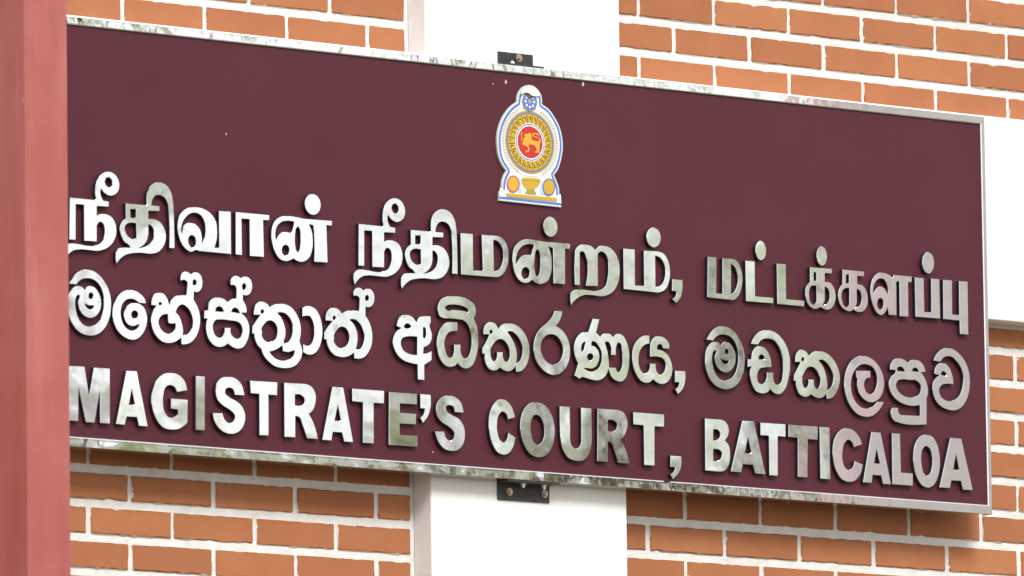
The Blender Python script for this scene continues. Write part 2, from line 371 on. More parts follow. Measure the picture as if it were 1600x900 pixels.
GLYPHS = [
 ('T', 'nii', '-26582,-3942! -25880,-3941! -25897,-3811 -25884,-3615 -25809,-3442 -25679,-3342 -25513,-3301 -25348,-3364 -25254,-3524 -25278,-3694 -25389,-3794 -25500,-3823 -25647,-3778 -25749,-3683! -25764,-3773 -25729,-3882 -25685,-3940! -25542,-3946! -25543,-4063! -25863,-4074! -25865,-4283! -25761,-4239 -25614,-4230 -25450,-4293 -25348,-4467 -25343,-4634 -25437,-4836 -25585,-4959 -25806,-5036 -26062,-5044 -26319,-5046 -26502,-5087 -26612,-5159 -26715,-5278! -26740,-5183 -26738,-5044! -26683,-4979 -26573,-4934 -26354,-4932 -26135,-4949 -25915,-4933 -25768,-4875 -25663,-4714 -25654,-4546 -25708,-4424 -25781,-4408 -25867,-4500! -25870,-4841! -26200,-4851! -26200,-4072! -26430,-4075! -26437,-4849! -26598,-4853!|-25540,-3421 -25453,-3484 -25442,-3567 -25506,-3636 -25590,-3620 -25644,-3541 -25614,-3454'),
 ('T', 'thi', '-25080,-3953! -24509,-3946! -24515,-3810 -24499,-3681 -24415,-3532 -24270,-3444 -24126,-3424 -23964,-3483 -23857,-3617 -23805,-3813 -23790,-4068 -23777,-4835! -23925,-4841! -23927,-4078 -23950,-3881 -24039,-3745 -24165,-3703 -24291,-3736 -24371,-3842 -24390,-3943! -24171,-3943! -24172,-4054! -24475,-4071! -24476,-4248! -24332,-4237 -24171,-4287 -24046,-4429 -24005,-4596 -24050,-4770 -24196,-4937 -24413,-5001 -24700,-5002 -24915,-5027 -25131,-5091 -25257,-5185 -25348,-5285! -25361,-5178 -25356,-5031! -25291,-4952 -25165,-4918 -24968,-4909! -25021,-4847 -25128,-4793 -25216,-4658 -25247,-4518 -25195,-4373 -25076,-4279!|-24959,-4071! -24805,-4060! -24807,-4236! -24890,-4259 -24961,-4247!|-25034,-4389 -24801,-4372! -24797,-4683! -24894,-4713 -25002,-4684 -25090,-4592 -25114,-4509 -25096,-4436|-24478,-4370! -24406,-4384 -24342,-4465 -24329,-4563 -24373,-4709 -24482,-4816 -24663,-4886 -24753,-4901! -24626,-4835 -24525,-4720 -24480,-4575!'),
 ('T', 'va', '-23188,-3892 -22979,-3910 -22771,-4006 -22633,-4178 -22607,-4358 -22620,-4555 -22682,-4736! -22559,-4732! -22560,-3923! -22227,-3917! -22228,-4848! -23102,-4848! -23164,-4833 -23339,-4882 -23547,-4763 -23666,-4549 -23698,-4328 -23644,-4128 -23503,-3978|-23578,-4500! -23591,-4403 -23569,-4290 -23488,-4158 -23330,-4043 -23155,-4021 -23034,-4076 -22948,-4215 -22932,-4354 -22952,-4524 -23030,-4689! -23028,-4529 -23082,-4365 -23210,-4263 -23384,-4248 -23524,-4329 -23560,-4429|-23300,-4513 -23214,-4557 -23197,-4654 -23233,-4754 -23303,-4787 -23379,-4723 -23406,-4627 -23370,-4546'),
 ('T', 'aa', '-22101,-3913! -21171,-3913! -21180,-4026! -21346,-4039! -21331,-4847! -21722,-4853! -21719,-4044! -21937,-4050! -21933,-4849! -22109,-4848!'),
 ('T', 'n', '-19937,-4850! -19935,-4215 -19958,-4047! -20075,-4033! -20005,-4164 -19973,-4359 -19993,-4586 -20085,-4776 -20246,-4873 -20388,-4875 -20511,-4821! -20600,-4862 -20742,-4895 -20883,-4863 -21005,-4745 -21091,-4554 -21117,-4359 -21086,-4160 -20996,-4012 -20836,-3921 -20623,-3891 -20410,-3898 -20233,-3918! -19428,-3908! -19441,-4017! -19587,-4019! -19570,-4843!|-20991,-4457! -21011,-4323 -20962,-4151 -20837,-4043 -20660,-4001 -20483,-4007! -20502,-4116 -20538,-4203 -20592,-4264! -20716,-4245 -20858,-4284 -20941,-4369|-20626,-4647 -20641,-4707 -20680,-4752 -20734,-4773 -20787,-4760 -20825,-4720 -20838,-4662 -20823,-4602 -20784,-4557 -20731,-4536 -20678,-4549 -20639,-4589|-20307,-4384 -20319,-4526 -20349,-4632 -20392,-4672 -20434,-4638 -20461,-4536 -20470,-4396 -20458,-4254 -20428,-4147 -20385,-4107 -20343,-4141 -20316,-4243'),
 ('T', '.', '-19741,-3570 -19753,-3658 -19797,-3738 -19865,-3794 -19951,-3818 -20036,-3807 -20110,-3762 -20163,-3690 -20183,-3604 -20171,-3515 -20127,-3435 -20059,-3379 -19973,-3356 -19888,-3366 -19814,-3411 -19761,-3484'),
 ('T', 'nii', '-18681,-3917! -17991,-3919! -18007,-3787 -17994,-3587 -17919,-3411 -17791,-3310 -17628,-3269 -17467,-3333 -17375,-3497 -17400,-3670 -17510,-3772 -17618,-3800 -17762,-3754 -17861,-3656! -17877,-3749 -17843,-3860 -17800,-3919! -17660,-3926! -17662,-4045! -17975,-4055! -17979,-4268! -17877,-4223 -17733,-4216 -17571,-4281 -17473,-4458 -17468,-4629 -17562,-4834 -17708,-4959 -17925,-5037 -18177,-5043 -18428,-5044 -18608,-5085 -18717,-5158 -18819,-5279! -18843,-5181 -18841,-5040! -18786,-4974 -18678,-4929 -18463,-4928 -18247,-4946 -18032,-4931 -17887,-4872 -17783,-4708 -17774,-4537 -17826,-4413 -17898,-4396 -17982,-4490! -17987,-4837! -18311,-4846! -18306,-4051! -18532,-4054! -18544,-4843! -18702,-4846!|-17655,-3390 -17570,-3455 -17560,-3540 -17623,-3610 -17705,-3593 -17758,-3512 -17728,-3424'),
 ('T', 'thi', '-17219,-3941! -16643,-3935! -16648,-3799 -16632,-3669 -16546,-3520 -16399,-3431 -16253,-3412 -16090,-3471 -15983,-3606 -15932,-3802 -15918,-4058 -15908,-4830! -16058,-4835! -16056,-4069 -16078,-3870 -16167,-3734 -16294,-3692 -16422,-3725 -16503,-3831 -16523,-3932! -16302,-3933! -16303,-4044! -16609,-4061! -16612,-4238! -16466,-4228 -16303,-4278 -16178,-4421 -16137,-4589 -16184,-4764 -16332,-4931 -16551,-4995 -16841,-4996 -17059,-5020 -17277,-5084 -17405,-5179 -17496,-5279! -17509,-5172 -17503,-5024! -17437,-4945 -17310,-4910 -17111,-4902! -17165,-4840 -17272,-4785 -17360,-4649 -17391,-4509 -17338,-4363 -17217,-4269!|-17098,-4060! -16942,-4049! -16945,-4226! -17029,-4249 -17101,-4237!|-17176,-4379 -16940,-4362! -16938,-4675! -17036,-4705 -17144,-4676 -17233,-4583 -17257,-4499 -17238,-4427|-16614,-4361! -16541,-4376 -16477,-4457 -16464,-4556 -16510,-4702 -16621,-4809 -16803,-4879 -16894,-4895! -16766,-4828 -16663,-4713 -16617,-4567!'),
 ('T', 'ma', '-15806,-3907! -15459,-3901! -15461,-4712! -15179,-4706! -15202,-3897! -14817,-3891! -14634,-3920 -14497,-4054 -14445,-4265 -14468,-4497 -14574,-4705 -14723,-4808 -14852,-4825! -15803,-4836!|-14874,-3995! -14746,-4015 -14638,-4122 -14586,-4304 -14626,-4508 -14720,-4644 -14868,-4698!'),
 ('T', 'n', '-13148,-4842! -13148,-4430 -13153,-4055! -13289,-4022! -13218,-4204 -13197,-4433 -13226,-4637 -13322,-4803 -13490,-4881 -13638,-4874 -13773,-4806! -13859,-4869 -13989,-4893 -14135,-4846 -14261,-4697 -14320,-4486 -14320,-4285 -14251,-4093 -14101,-3967 -13897,-3903 -13639,-3904 -13454,-3919! -12656,-3918! -12666,-4034! -12804,-4036! -12818,-4839!|-14221,-4493! -14230,-4365 -14168,-4202 -14048,-4078 -13881,-4017 -13696,-4023! -13735,-4113 -13785,-4246! -13922,-4256 -14070,-4310 -14164,-4403|-13837,-4661 -13853,-4728 -13898,-4780 -13957,-4802 -14016,-4789 -14060,-4743 -14073,-4678 -14057,-4611 -14012,-4559 -13953,-4537 -13894,-4550 -13850,-4596|-13522,-4414 -13536,-4570 -13571,-4688 -13617,-4731 -13660,-4694 -13691,-4581 -13700,-4427 -13686,-4270 -13651,-4153 -13605,-4109 -13562,-4146 -13530,-4259'),
 ('T', '.', '-13014,-3561 -13027,-3648 -13065,-3726 -13129,-3780 -13208,-3803 -13285,-3791 -13355,-3748 -13402,-3676 -13422,-3591 -13410,-3504 -13371,-3426 -13307,-3372 -13229,-3349 -13151,-3360 -13082,-3404 -13035,-3475'),
 ('T', 'ra', '-12525,-4832! -12525,-4240 -12491,-4021 -12377,-3926 -12228,-3901 -12060,-3917 -11924,-4000! -11799,-3904 -11649,-3887 -11444,-3944 -11297,-4093 -11226,-4291 -11222,-4494 -11271,-4700 -11406,-4898 -11576,-4997 -11783,-5040 -12025,-5031 -12249,-5044 -12437,-5115 -12569,-5211 -12652,-5312! -12665,-5174 -12658,-5029! -12564,-4959 -12396,-4924 -12172,-4923 -11949,-4927 -11761,-4885 -11628,-4783 -11569,-4605 -11546,-4372 -11568,-4171 -11652,-4055 -11764,-4026 -11858,-4091! -11864,-4814! -12208,-4833! -12210,-4160 -12268,-4071 -12324,-4058 -12381,-4109! -12387,-4831!'),
 ('T', 'm', '-11098,-3905! -10767,-3904! -10776,-4717! -10501,-4709! -10496,-3904! -10108,-3896! -9920,-3934 -9783,-4099 -9735,-4329 -9770,-4564 -9879,-4746 -10070,-4833 -10221,-4837! -11105,-4827!|-10167,-4005! -10016,-4043 -9906,-4181 -9872,-4368 -9913,-4545 -10021,-4669 -10173,-4715!'),
 ('T', '.', '-9992,-3576 -10005,-3664 -10048,-3740 -10113,-3794 -10193,-3818 -10276,-3806 -10347,-3762 -10394,-3693 -10415,-3607 -10402,-3519 -10359,-3443 -10294,-3389 -10214,-3365 -10131,-3377 -10060,-3421 -10013,-3490'),
 ('T', ',', '-9674,-4499! -9375,-4501! -9380,-4740 -9428,-4889 -9564,-5036! -9676,-4959! -9580,-4885 -9547,-4767! -9683,-4768!'),
 ('T', 'ma', '-8610,-3912! -8354,-3908! -8372,-4728! -8181,-4726! -8171,-3915! -7884,-3909! -7732,-3950 -7621,-4118 -7576,-4335 -7611,-4557 -7731,-4770 -7847,-4846 -7981,-4849! -8637,-4840!|-7917,-4022! -7812,-4088 -7731,-4243 -7715,-4418 -7765,-4568 -7844,-4676 -7929,-4720!'),
 ('T', 't', '-7478,-3917! -7206,-3912! -7212,-4713! -6662,-4710! -6672,-4843! -7483,-4850!'),
 ('T', '.', '-6857,-3643 -6867,-3729 -6900,-3805 -6951,-3858 -7013,-3881 -7074,-3867 -7123,-3821 -7160,-3750 -7173,-3666 -7164,-3580 -7131,-3505 -7080,-3451 -7018,-3429 -6957,-3442 -6908,-3488 -6871,-3559'),
 ('T', 'ta', '-6540,-3917! -6270,-3915! -6276,-4715! -5723,-4712! -5734,-4848! -6541,-4846!'),
 ('T', 'k', '-5534,-3924! -4873,-3920! -4876,-4030! -5090,-4033! -5095,-4237! -4920,-4249 -4814,-4374 -4771,-4533 -4806,-4698 -4914,-4839 -5051,-4878 -5237,-4826! -5323,-4867 -5440,-4881 -5574,-4825 -5661,-4699 -5688,-4554 -5654,-4389 -5542,-4278!|-5428,-4043! -5343,-4037! -5347,-4226! -5433,-4232!|-5467,-4352 -5342,-4352! -5351,-4707! -5418,-4779 -5515,-4762 -5570,-4648 -5579,-4502 -5537,-4396|-5097,-4341! -5020,-4374 -4957,-4517 -4968,-4650 -5041,-4744 -5166,-4773! -5105,-4660!'),
 ('T', '.', '-5014,-3635 -5024,-3721 -5057,-3798 -5109,-3849 -5168,-3871 -5226,-3857 -5279,-3814 -5313,-3742 -5326,-3658 -5316,-3571 -5283,-3495 -5232,-3444 -5173,-3422 -5115,-3435 -5061,-3479 -5028,-3550'),
 ('T', 'ka', '-4549,-3912! -3889,-3914! -3899,-4028! -4103,-4034! -4107,-4220! -3943,-4238 -3836,-4349 -3786,-4523 -3818,-4703 -3926,-4829 -4068,-4863 -4239,-4815! -4330,-4863 -4447,-4851 -4582,-4786 -4665,-4674 -4693,-4528 -4658,-4378 -4554,-4252!|-4447,-4023! -4353,-4016! -4357,-4214! -4451,-4221!|-4474,-4341 -4345,-4332! -4354,-4711! -4426,-4775 -4511,-4752 -4571,-4652 -4591,-4521 -4553,-4400|-4122,-4325! -4033,-4363 -3981,-4493 -3984,-4626 -4053,-4726 -4171,-4763! -4126,-4651!'),
 ('T', 'lla', '-2918,-4858! -3150,-4865! -3189,-4689! -3251,-4797 -3371,-4886 -3488,-4858 -3621,-4690 -3694,-4458 -3689,-4250 -3605,-4036 -3465,-3923 -3307,-3896 -3112,-3936 -3003,-3987! -2993,-3924! -2425,-3922! -2436,-4057! -2543,-4059! -2556,-4868! -2812,-4871! -2808,-4069! -2906,-4070!|-3614,-4408! -3611,-4274 -3549,-4136 -3429,-4048 -3291,-4044 -3196,-4156 -3161,-4331 -3170,-4406! -3258,-4273 -3374,-4219 -3493,-4260|-3305,-4617 -3319,-4686 -3359,-4737 -3407,-4758 -3454,-4743 -3492,-4699 -3502,-4631 -3489,-4562 -3448,-4512 -3401,-4491 -3354,-4505 -3316,-4550'),
 ('T', 'p', '-2323,-3930! -2053,-3932! -2058,-4715! -1836,-4709! -1819,-3924! -1569,-3921! -1573,-4845! -2326,-4852!'),
 ('T', '.', '-1723,-3553 -1737,-3650 -1775,-3733 -1832,-3794 -1900,-3816 -1971,-3803 -2033,-3751 -2075,-3674 -2088,-3579 -2074,-3483 -2036,-3400 -1979,-3339 -1911,-3316 -1840,-3329 -1778,-3381 -1736,-3459'),
 ('T', 'pu', '-1450,-3927! -1180,-3923! -1192,-4715! -966,-4714! -957,-3922! -693,-3918! -702,-5159! -953,-5161! -957,-4848! -1462,-4844!'),
 ('S', 'ma', '-26613,-5806! -26534,-5685 -26407,-5557 -26253,-5487 -26085,-5468 -25890,-5520 -25709,-5659 -25571,-5856 -25508,-6059 -25504,-6255 -25563,-6521 -25691,-6725 -25874,-6851 -26043,-6890 -26238,-6871 -26432,-6776 -26570,-6611 -26646,-6421 -26659,-6227 -26621,-6039 -26536,-5914 -26424,-5847 -26326,-5838 -26256,-5861 -26207,-5912! -26144,-5843 -26046,-5814 -25921,-5855 -25824,-5968 -25769,-6121 -25779,-6274 -25856,-6410 -25969,-6490 -26095,-6507 -26220,-6468 -26323,-6377 -26372,-6261 -26371,-6152 -26328,-6062 -26370,-6028 -26420,-6062 -26455,-6169 -26445,-6342 -26369,-6543 -26236,-6664 -26083,-6691 -25928,-6650 -25787,-6514 -25707,-6313 -25691,-6116 -25731,-5911 -25836,-5755 -25961,-5677 -26101,-5655 -26255,-5681 -26367,-5745 -26429,-5813!|-25978,-6027 -25987,-6062 -26010,-6092 -26041,-6103 -26071,-6096 -26093,-6070 -26101,-6035 -26093,-6000 -26070,-5970 -26039,-5959 -26009,-5966 -25986,-5993|-26204,-6199! -26148,-6224 -26064,-6240 -25952,-6221! -25981,-6288 -26071,-6323 -26154,-6289'),
 ('S', 'e', '-24556,-6092! -24599,-5981 -24702,-5894 -24856,-5832 -25011,-5826 -25193,-5887 -25349,-6033 -25441,-6227 -25461,-6415 -25419,-6599 -25304,-6758 -25151,-6861 -24971,-6905 -24815,-6880 -24659,-6755 -24567,-6604 -24531,-6434 -24556,-6290 -24627,-6170 -24730,-6109! -24859,-6097 -24988,-6127 -25093,-6213 -25151,-6331 -25147,-6456 -25083,-6555 -24968,-6606 -24864,-6593 -24747,-6549! -24782,-6629 -24865,-6686 -24969,-6704 -25097,-6660 -25199,-6543 -25237,-6420 -25243,-6296 -25200,-6158 -25104,-6058 -24987,-6018 -24858,-6030 -24743,-6089!|-24776,-6347 -24790,-6392 -24824,-6425 -24870,-6441 -24917,-6432 -24950,-6403 -24962,-6360 -24949,-6315 -24915,-6282 -24869,-6266 -24822,-6275 -24789,-6304'),
 ('S', 'ha', '-24414,-6114! -24405,-5988 -24339,-5879 -24222,-5833 -24092,-5841 -24002,-5918 -23933,-6074! -23873,-5972 -23767,-5881 -23637,-5846 -23467,-5832! -23445,-5670 -23438,-5544 -23498,-5506 -23620,-5536! -23619,-5442 -23566,-5354 -23475,-5316 -23396,-5332 -23326,-5373! -23266,-5328 -23148,-5314 -23057,-5381 -23020,-5504 -23048,-5652 -23114,-5730 -23192,-5752 -23258,-5740! -23267,-5919! -23183,-6028 -23119,-6170 -23095,-6336 -23128,-6547 -23230,-6743 -23388,-6874 -23571,-6916! -23618,-6909! -23621,-6769! -23674,-6810 -23805,-6881 -23961,-6911 -24116,-6896 -24258,-6812 -24373,-6674 -24428,-6490 -24417,-6343 -24356,-6214 -24269,-6120!|-24136,-6067 -24149,-6093 -24178,-6106 -24206,-6097 -24219,-6073 -24206,-6047 -24177,-6035 -24149,-6043|-24228,-6455 -24189,-6369 -24084,-6299 -23975,-6281! -23969,-6469! -23878,-6484 -23774,-6466! -23775,-6571 -23854,-6670 -23959,-6704 -24088,-6675 -24191,-6578|-23758,-6225! -23692,-6105 -23574,-6045 -23431,-6108 -23329,-6247 -23297,-6413 -23345,-6583 -23451,-6684 -23576,-6724! -23567,-6577 -23604,-6434 -23668,-6302|-23185,-5540 -23193,-5575 -23212,-5601 -23238,-5611 -23264,-5605 -23282,-5581 -23289,-5548 -23281,-5514 -23263,-5487 -23236,-5477 -23210,-5484 -23192,-5507'),
 ('S', 'sa', '-22987,-6134! -22879,-6122! -22873,-6028 -22806,-5897 -22688,-5836 -22556,-5821 -22426,-5850 -22334,-5906! -22255,-5848 -22176,-5822 -22110,-5811! -22102,-5638 -22112,-5555 -22159,-5526 -22251,-5533! -22264,-5481 -22223,-5373 -22130,-5314 -22025,-5328 -21973,-5360! -21893,-5314 -21788,-5317 -21696,-5388 -21664,-5512 -21700,-5641 -21766,-5709 -21846,-5729 -21925,-5720! -21921,-5835! -21861,-5915 -21823,-6018 -21824,-6102! -21969,-6118! -21891,-6169 -21800,-6268 -21749,-6412 -21756,-6559 -21819,-6732 -21926,-6865 -22044,-6908 -22176,-6892 -22345,-6813! -22425,-6866 -22543,-6902 -22674,-6894 -22804,-6819 -22894,-6699 -22937,-6555 -22930,-6408 -22884,-6307! -22989,-6308!|-22678,-6129! -22651,-6054 -22585,-6018 -22506,-6033 -22450,-6124!|-22240,-6109! -22205,-6044 -22126,-6018 -22060,-6045 -22016,-6126!|-22748,-6501 -22734,-6395 -22667,-6323 -22562,-6304 -22274,-6305 -22116,-6311 -21998,-6355 -21947,-6446 -21948,-6572 -22002,-6660 -22107,-6688 -22199,-6652 -22264,-6573 -22262,-6461! -22433,-6469! -22440,-6585 -22488,-6672 -22567,-6698 -22658,-6673 -22723,-6593|-21835,-5535 -21844,-5573 -21863,-5600 -21889,-5612 -21915,-5604 -21933,-5580 -21941,-5542 -21932,-5504 -21914,-5477 -21887,-5465 -21861,-5474 -21843,-5498'),
 ('S', 'tra', '-21626,-6134! -21609,-6017 -21562,-5898 -21456,-5834 -21350,-5830 -21245,-5876 -21185,-5935! -21100,-5887 -20940,-5844 -20781,-5837 -20596,-5894 -20465,-6011 -20374,-6163 -20331,-6329 -20339,-6499 -20375,-6628! -20328,-6720 -20295,-6833 -20318,-6961 -20400,-7093 -20534,-7197 -20694,-7239 -20879,-7251 -21064,-7221 -21235,-7127 -21365,-7010 -21429,-6867! -21534,-6790 -21598,-6668 -21610,-6553! -21671,-6547! -21669,-6399! -21553,-6255 -21441,-6127!|-21348,-6045 -21361,-6080 -21393,-6094 -21425,-6084 -21437,-6051 -21424,-6017 -21392,-6002 -21360,-6012|-21424,-6435! -21357,-6336 -21263,-6256 -21157,-6228 -21052,-6273 -20987,-6374 -20975,-6478 -21016,-6608 -21110,-6677 -21242,-6703 -21361,-6652 -21412,-6571 -21398,-6486!|-20969,-6053 -20863,-6028 -20731,-6061 -20626,-6149 -20562,-6282 -20556,-6429 -20605,-6580 -20686,-6670 -20793,-6708! -20806,-6688 -20764,-6548 -20762,-6380 -20826,-6216 -20904,-6105|-21205,-6915! -21059,-6874 -20940,-6813 -20846,-6754! -20835,-6880! -20689,-6887 -20516,-6837! -20517,-6922 -20584,-7000 -20718,-7062 -20877,-7083 -21035,-7051 -21140,-6984'),
 ('S', 'aa', '-20277,-5893! -20197,-5851 -20064,-5836 -19931,-5879 -19826,-5999 -19762,-6164 -19737,-6331 -19753,-6523 -19823,-6717 -19931,-6851 -20052,-6906 -20185,-6900 -20264,-6863! -20269,-6684! -20182,-6710 -20102,-6704 -20021,-6636 -19966,-6495 -19959,-6325 -20002,-6159 -20080,-6059 -20173,-6055 -20275,-6083!'),
 ('S', 'th', '-19636,-6123! -19626,-6006 -19558,-5885 -19450,-5829 -19316,-5833 -19224,-5894 -19184,-5944! -19076,-5884 -18915,-5847 -18700,-5843! -18684,-5687 -18690,-5560 -18736,-5521 -18843,-5528! -18850,-5465 -18800,-5366 -18706,-5327 -18612,-5353 -18573,-5392! -18491,-5344 -18397,-5333 -18303,-5395 -18265,-5520 -18299,-5660 -18376,-5733 -18457,-5752 -18518,-5739! -18527,-5941! -18434,-6052 -18369,-6196 -18340,-6385 -18375,-6600 -18472,-6765 -18608,-6880 -18756,-6911 -18849,-6907! -18856,-6770! -18929,-6827 -19064,-6885 -19224,-6904 -19411,-6870 -19543,-6762 -19608,-6640 -19615,-6545! -19682,-6539! -19680,-6401! -19563,-6245 -19441,-6121!|-19357,-6047 -19371,-6082 -19400,-6097 -19430,-6086 -19442,-6053 -19429,-6018 -19399,-6003 -19370,-6014|-19418,-6437! -19364,-6348 -19269,-6257 -19161,-6229 -19068,-6265 -19003,-6366 -18983,-6471 -19019,-6579 -19114,-6670 -19248,-6700 -19368,-6645 -19420,-6564 -19411,-6489!|-18966,-6067 -18864,-6039 -18757,-6074 -18664,-6152 -18599,-6275 -18560,-6400 -18589,-6550 -18672,-6673 -18815,-6724! -18792,-6649 -18758,-6498 -18761,-6350 -18826,-6195 -18905,-6105|-18421,-5547 -18430,-5584 -18449,-5611 -18476,-5621 -18503,-5615 -18522,-5591 -18529,-5555 -18521,-5518 -18501,-5491 -18474,-5481 -18448,-5488 -18429,-5512'),
 ('S', 'a', '-17641,-6111! -17620,-6024 -17565,-5914 -17442,-5846 -17307,-5843 -17185,-5888 -17105,-5968 -17073,-5993! -17050,-5922 -16995,-5864 -16900,-5839 -16682,-5828! -16685,-5982! -16712,-5994! -16719,-6070 -16674,-6163 -16656,-6257 -16691,-6388 -16788,-6490 -16897,-6530! -16913,-6665! -16804,-6656 -16675,-6604! -16679,-6803! -16780,-6863 -16890,-6923! -16895,-7260! -17071,-7261! -17074,-6925! -17269,-6906 -17458,-6865 -17618,-6769 -17724,-6627 -17763,-6502 -17733,-6351 -17651,-6229 -17514,-6149!|-17446,-6108! -17404,-6052 -17336,-6031 -17269,-6060 -17235,-6126! -17338,-6137 -17433,-6129|-17070,-6313! -17084,-6712! -17239,-6712 -17374,-6685 -17481,-6622 -17534,-6529 -17538,-6445 -17490,-6367 -17395,-6333|-16890,-6081 -16844,-6099 -16821,-6194 -16831,-6291 -16867,-6331 -16899,-6321 -16905,-6210'),
 ('S', 'dhi', '-15929,-5909! -15932,-6102! -16047,-6114 -16170,-6150 -16267,-6253 -16310,-6384 -16298,-6511 -16259,-6615 -16206,-6697 -16152,-6715 -16083,-6689 -16035,-6579 -16030,-6408! -15846,-6395! -15849,-6545 -15810,-6650 -15728,-6704 -15646,-6671 -15576,-6570 -15532,-6417 -15529,-6224 -15567,-6055 -15647,-5922 -15756,-5854 -15892,-5842 -16138,-5838 -16356,-5838 -16437,-5805 -16484,-5690 -16460,-5539 -16376,-5426 -16212,-5355 -15993,-5329 -15747,-5335 -15556,-5401 -15435,-5489 -15396,-5604 -15411,-5713 -15462,-5787! -15400,-5894 -15354,-6062 -15338,-6254 -15361,-6470 -15413,-6666 -15498,-6822 -15609,-6904 -15746,-6923 -15868,-6878 -15935,-6812! -16004,-6876 -16114,-6915 -16237,-6913 -16358,-6846 -16452,-6735 -16509,-6568 -16523,-6398 -16484,-6224 -16400,-6069 -16276,-5954 -16139,-5915|-16284,-5612 -16215,-5554 -16078,-5527 -15887,-5525 -15723,-5552 -15620,-5609 -15616,-5667! -15752,-5640 -15998,-5635 -16244,-5648'),
 ('S', 'ka', '-15185,-6126! -15175,-6007 -15112,-5896 -14988,-5838 -14878,-5848 -14797,-5917 -14762,-5984! -14686,-5899 -14548,-5842 -14382,-5829 -14190,-5876 -14026,-6005 -13919,-6180 -13875,-6371 -13898,-6566 -13984,-6755 -14125,-6882 -14263,-6902! -14274,-6763! -14345,-6843 -14456,-6904 -14594,-6902 -14735,-6836! -14813,-6895 -14924,-6919 -15047,-6889 -15128,-6797 -15161,-6692 -15151,-6574! -15220,-6557! -15223,-6439! -15105,-6281 -15015,-6119!|-14926,-6055 -14940,-6088 -14970,-6103 -15000,-6092 -15014,-6061 -14999,-6028 -14969,-6013 -14939,-6024|-14998,-6446! -14914,-6333 -14802,-6229 -14692,-6200 -14582,-6236 -14488,-6347 -14443,-6473 -14451,-6603 -14521,-6693 -14603,-6677 -14643,-6594 -14641,-6487! -14807,-6497! -14814,-6627 -14865,-6699 -14934,-6699 -14979,-6638 -14994,-6542!|-14496,-6026 -14385,-6008 -14249,-6074 -14127,-6216 -14069,-6384 -14091,-6536 -14162,-6659 -14265,-6709! -14243,-6568 -14268,-6376 -14347,-6209 -14442,-6087'),
 ('S', 'ra', '-13126,-5454! -12904,-5447! -12942,-5575 -13000,-5687 -13099,-5802! -12961,-5857 -12824,-5977 -12730,-6144 -12697,-6336 -12738,-6555 -12838,-6734 -13007,-6863 -13175,-6907 -13368,-6876 -13560,-6759 -13696,-6596 -13753,-6406 -13739,-6211 -13658,-6012 -13517,-5862 -13348,-5743 -13207,-5604|-13236,-5994 -13076,-6027 -12953,-6159 -12900,-6328 -12945,-6504 -13059,-6630 -13198,-6675 -13364,-6628 -13500,-6497 -13553,-6350 -13522,-6175 -13409,-6049'),
 ('S', 'na', '-12020,-5559! -11830,-5556! -11934,-5867! -11851,-5926 -11810,-5956! -11753,-5898 -11640,-5864 -11528,-5872 -11436,-5937! -11359,-5871 -11247,-5846 -11135,-5889 -11039,-6023 -10978,-6215 -10971,-6431 -11009,-6651 -11083,-6829 -11197,-6923 -11324,-6927 -11463,-6875 -11559,-6751 -11591,-6663! -11629,-6756 -11729,-6871 -11884,-6941 -12052,-6946 -12247,-6915 -12372,-6901 -12443,-6945! -12587,-6883! -12473,-6606! -12546,-6492 -12590,-6322 -12574,-6169 -12495,-6013 -12368,-5907 -12158,-5871!|-11672,-6066 -11573,-6059 -11511,-6152 -11503,-6347! -11360,-6338! -11351,-6153 -11284,-6046 -11217,-6079 -11176,-6249 -11168,-6444 -11200,-6620 -11263,-6711 -11325,-6715 -11379,-6621! -11570,-6627! -11577,-6514 -11606,-6300 -11646,-6172|-12064,-6081 -11980,-6076 -11870,-6166 -11794,-6290 -11777,-6441 -11822,-6595 -11936,-6711 -12077,-6753 -12216,-6740 -12321,-6693! -12243,-6688 -12075,-6688 -11948,-6625 -11876,-6512 -11851,-6381 -11899,-6254 -12010,-6175 -12079,-6169!|-12031,-6425 -12043,-6467 -12077,-6497 -12122,-6511 -12167,-6503 -12200,-6477 -12210,-6437 -12198,-6395 -12164,-6365 -12119,-6351 -12075,-6359 -12042,-6385|-12246,-6093 -12330,-6131 -12379,-6221 -12376,-6333! -12334,-6315 -12275,-6193'),
 ('S', 'ya', '-10373,-5826! -10376,-6012! -10490,-6041 -10605,-6125 -10686,-6260 -10709,-6414 -10684,-6564 -10615,-6669 -10531,-6696 -10432,-6657 -10373,-6566 -10377,-6457! -10202,-6457! -10204,-6555 -10149,-6660 -10065,-6694 -9965,-6637 -9906,-6514 -9926,-6384 -9987,-6323 -10100,-6298 -10360,-6308! -10357,-6152 -10334,-5998 -10261,-5884 -10133,-5828 -9991,-5833 -9865,-5890 -9790,-5983 -9792,-6092! -9982,-6094! -10009,-6020 -10079,-6003 -10143,-6050 -10153,-6127! -9983,-6149 -9843,-6226 -9747,-6373 -9708,-6544 -9754,-6721 -9870,-6860 -10013,-6908 -10154,-6889 -10288,-6810! -10366,-6881 -10479,-6910 -10620,-6886 -10758,-6765 -10853,-6597 -10891,-6383 -10865,-6185 -10771,-6005 -10628,-5887 -10514,-5840'),
 ('S', ',', '-9632,-6576! -9331,-6568! -9335,-6760 -9405,-6960 -9558,-7107! -9632,-7001! -9532,-6925 -9501,-6836! -9638,-6838!'),
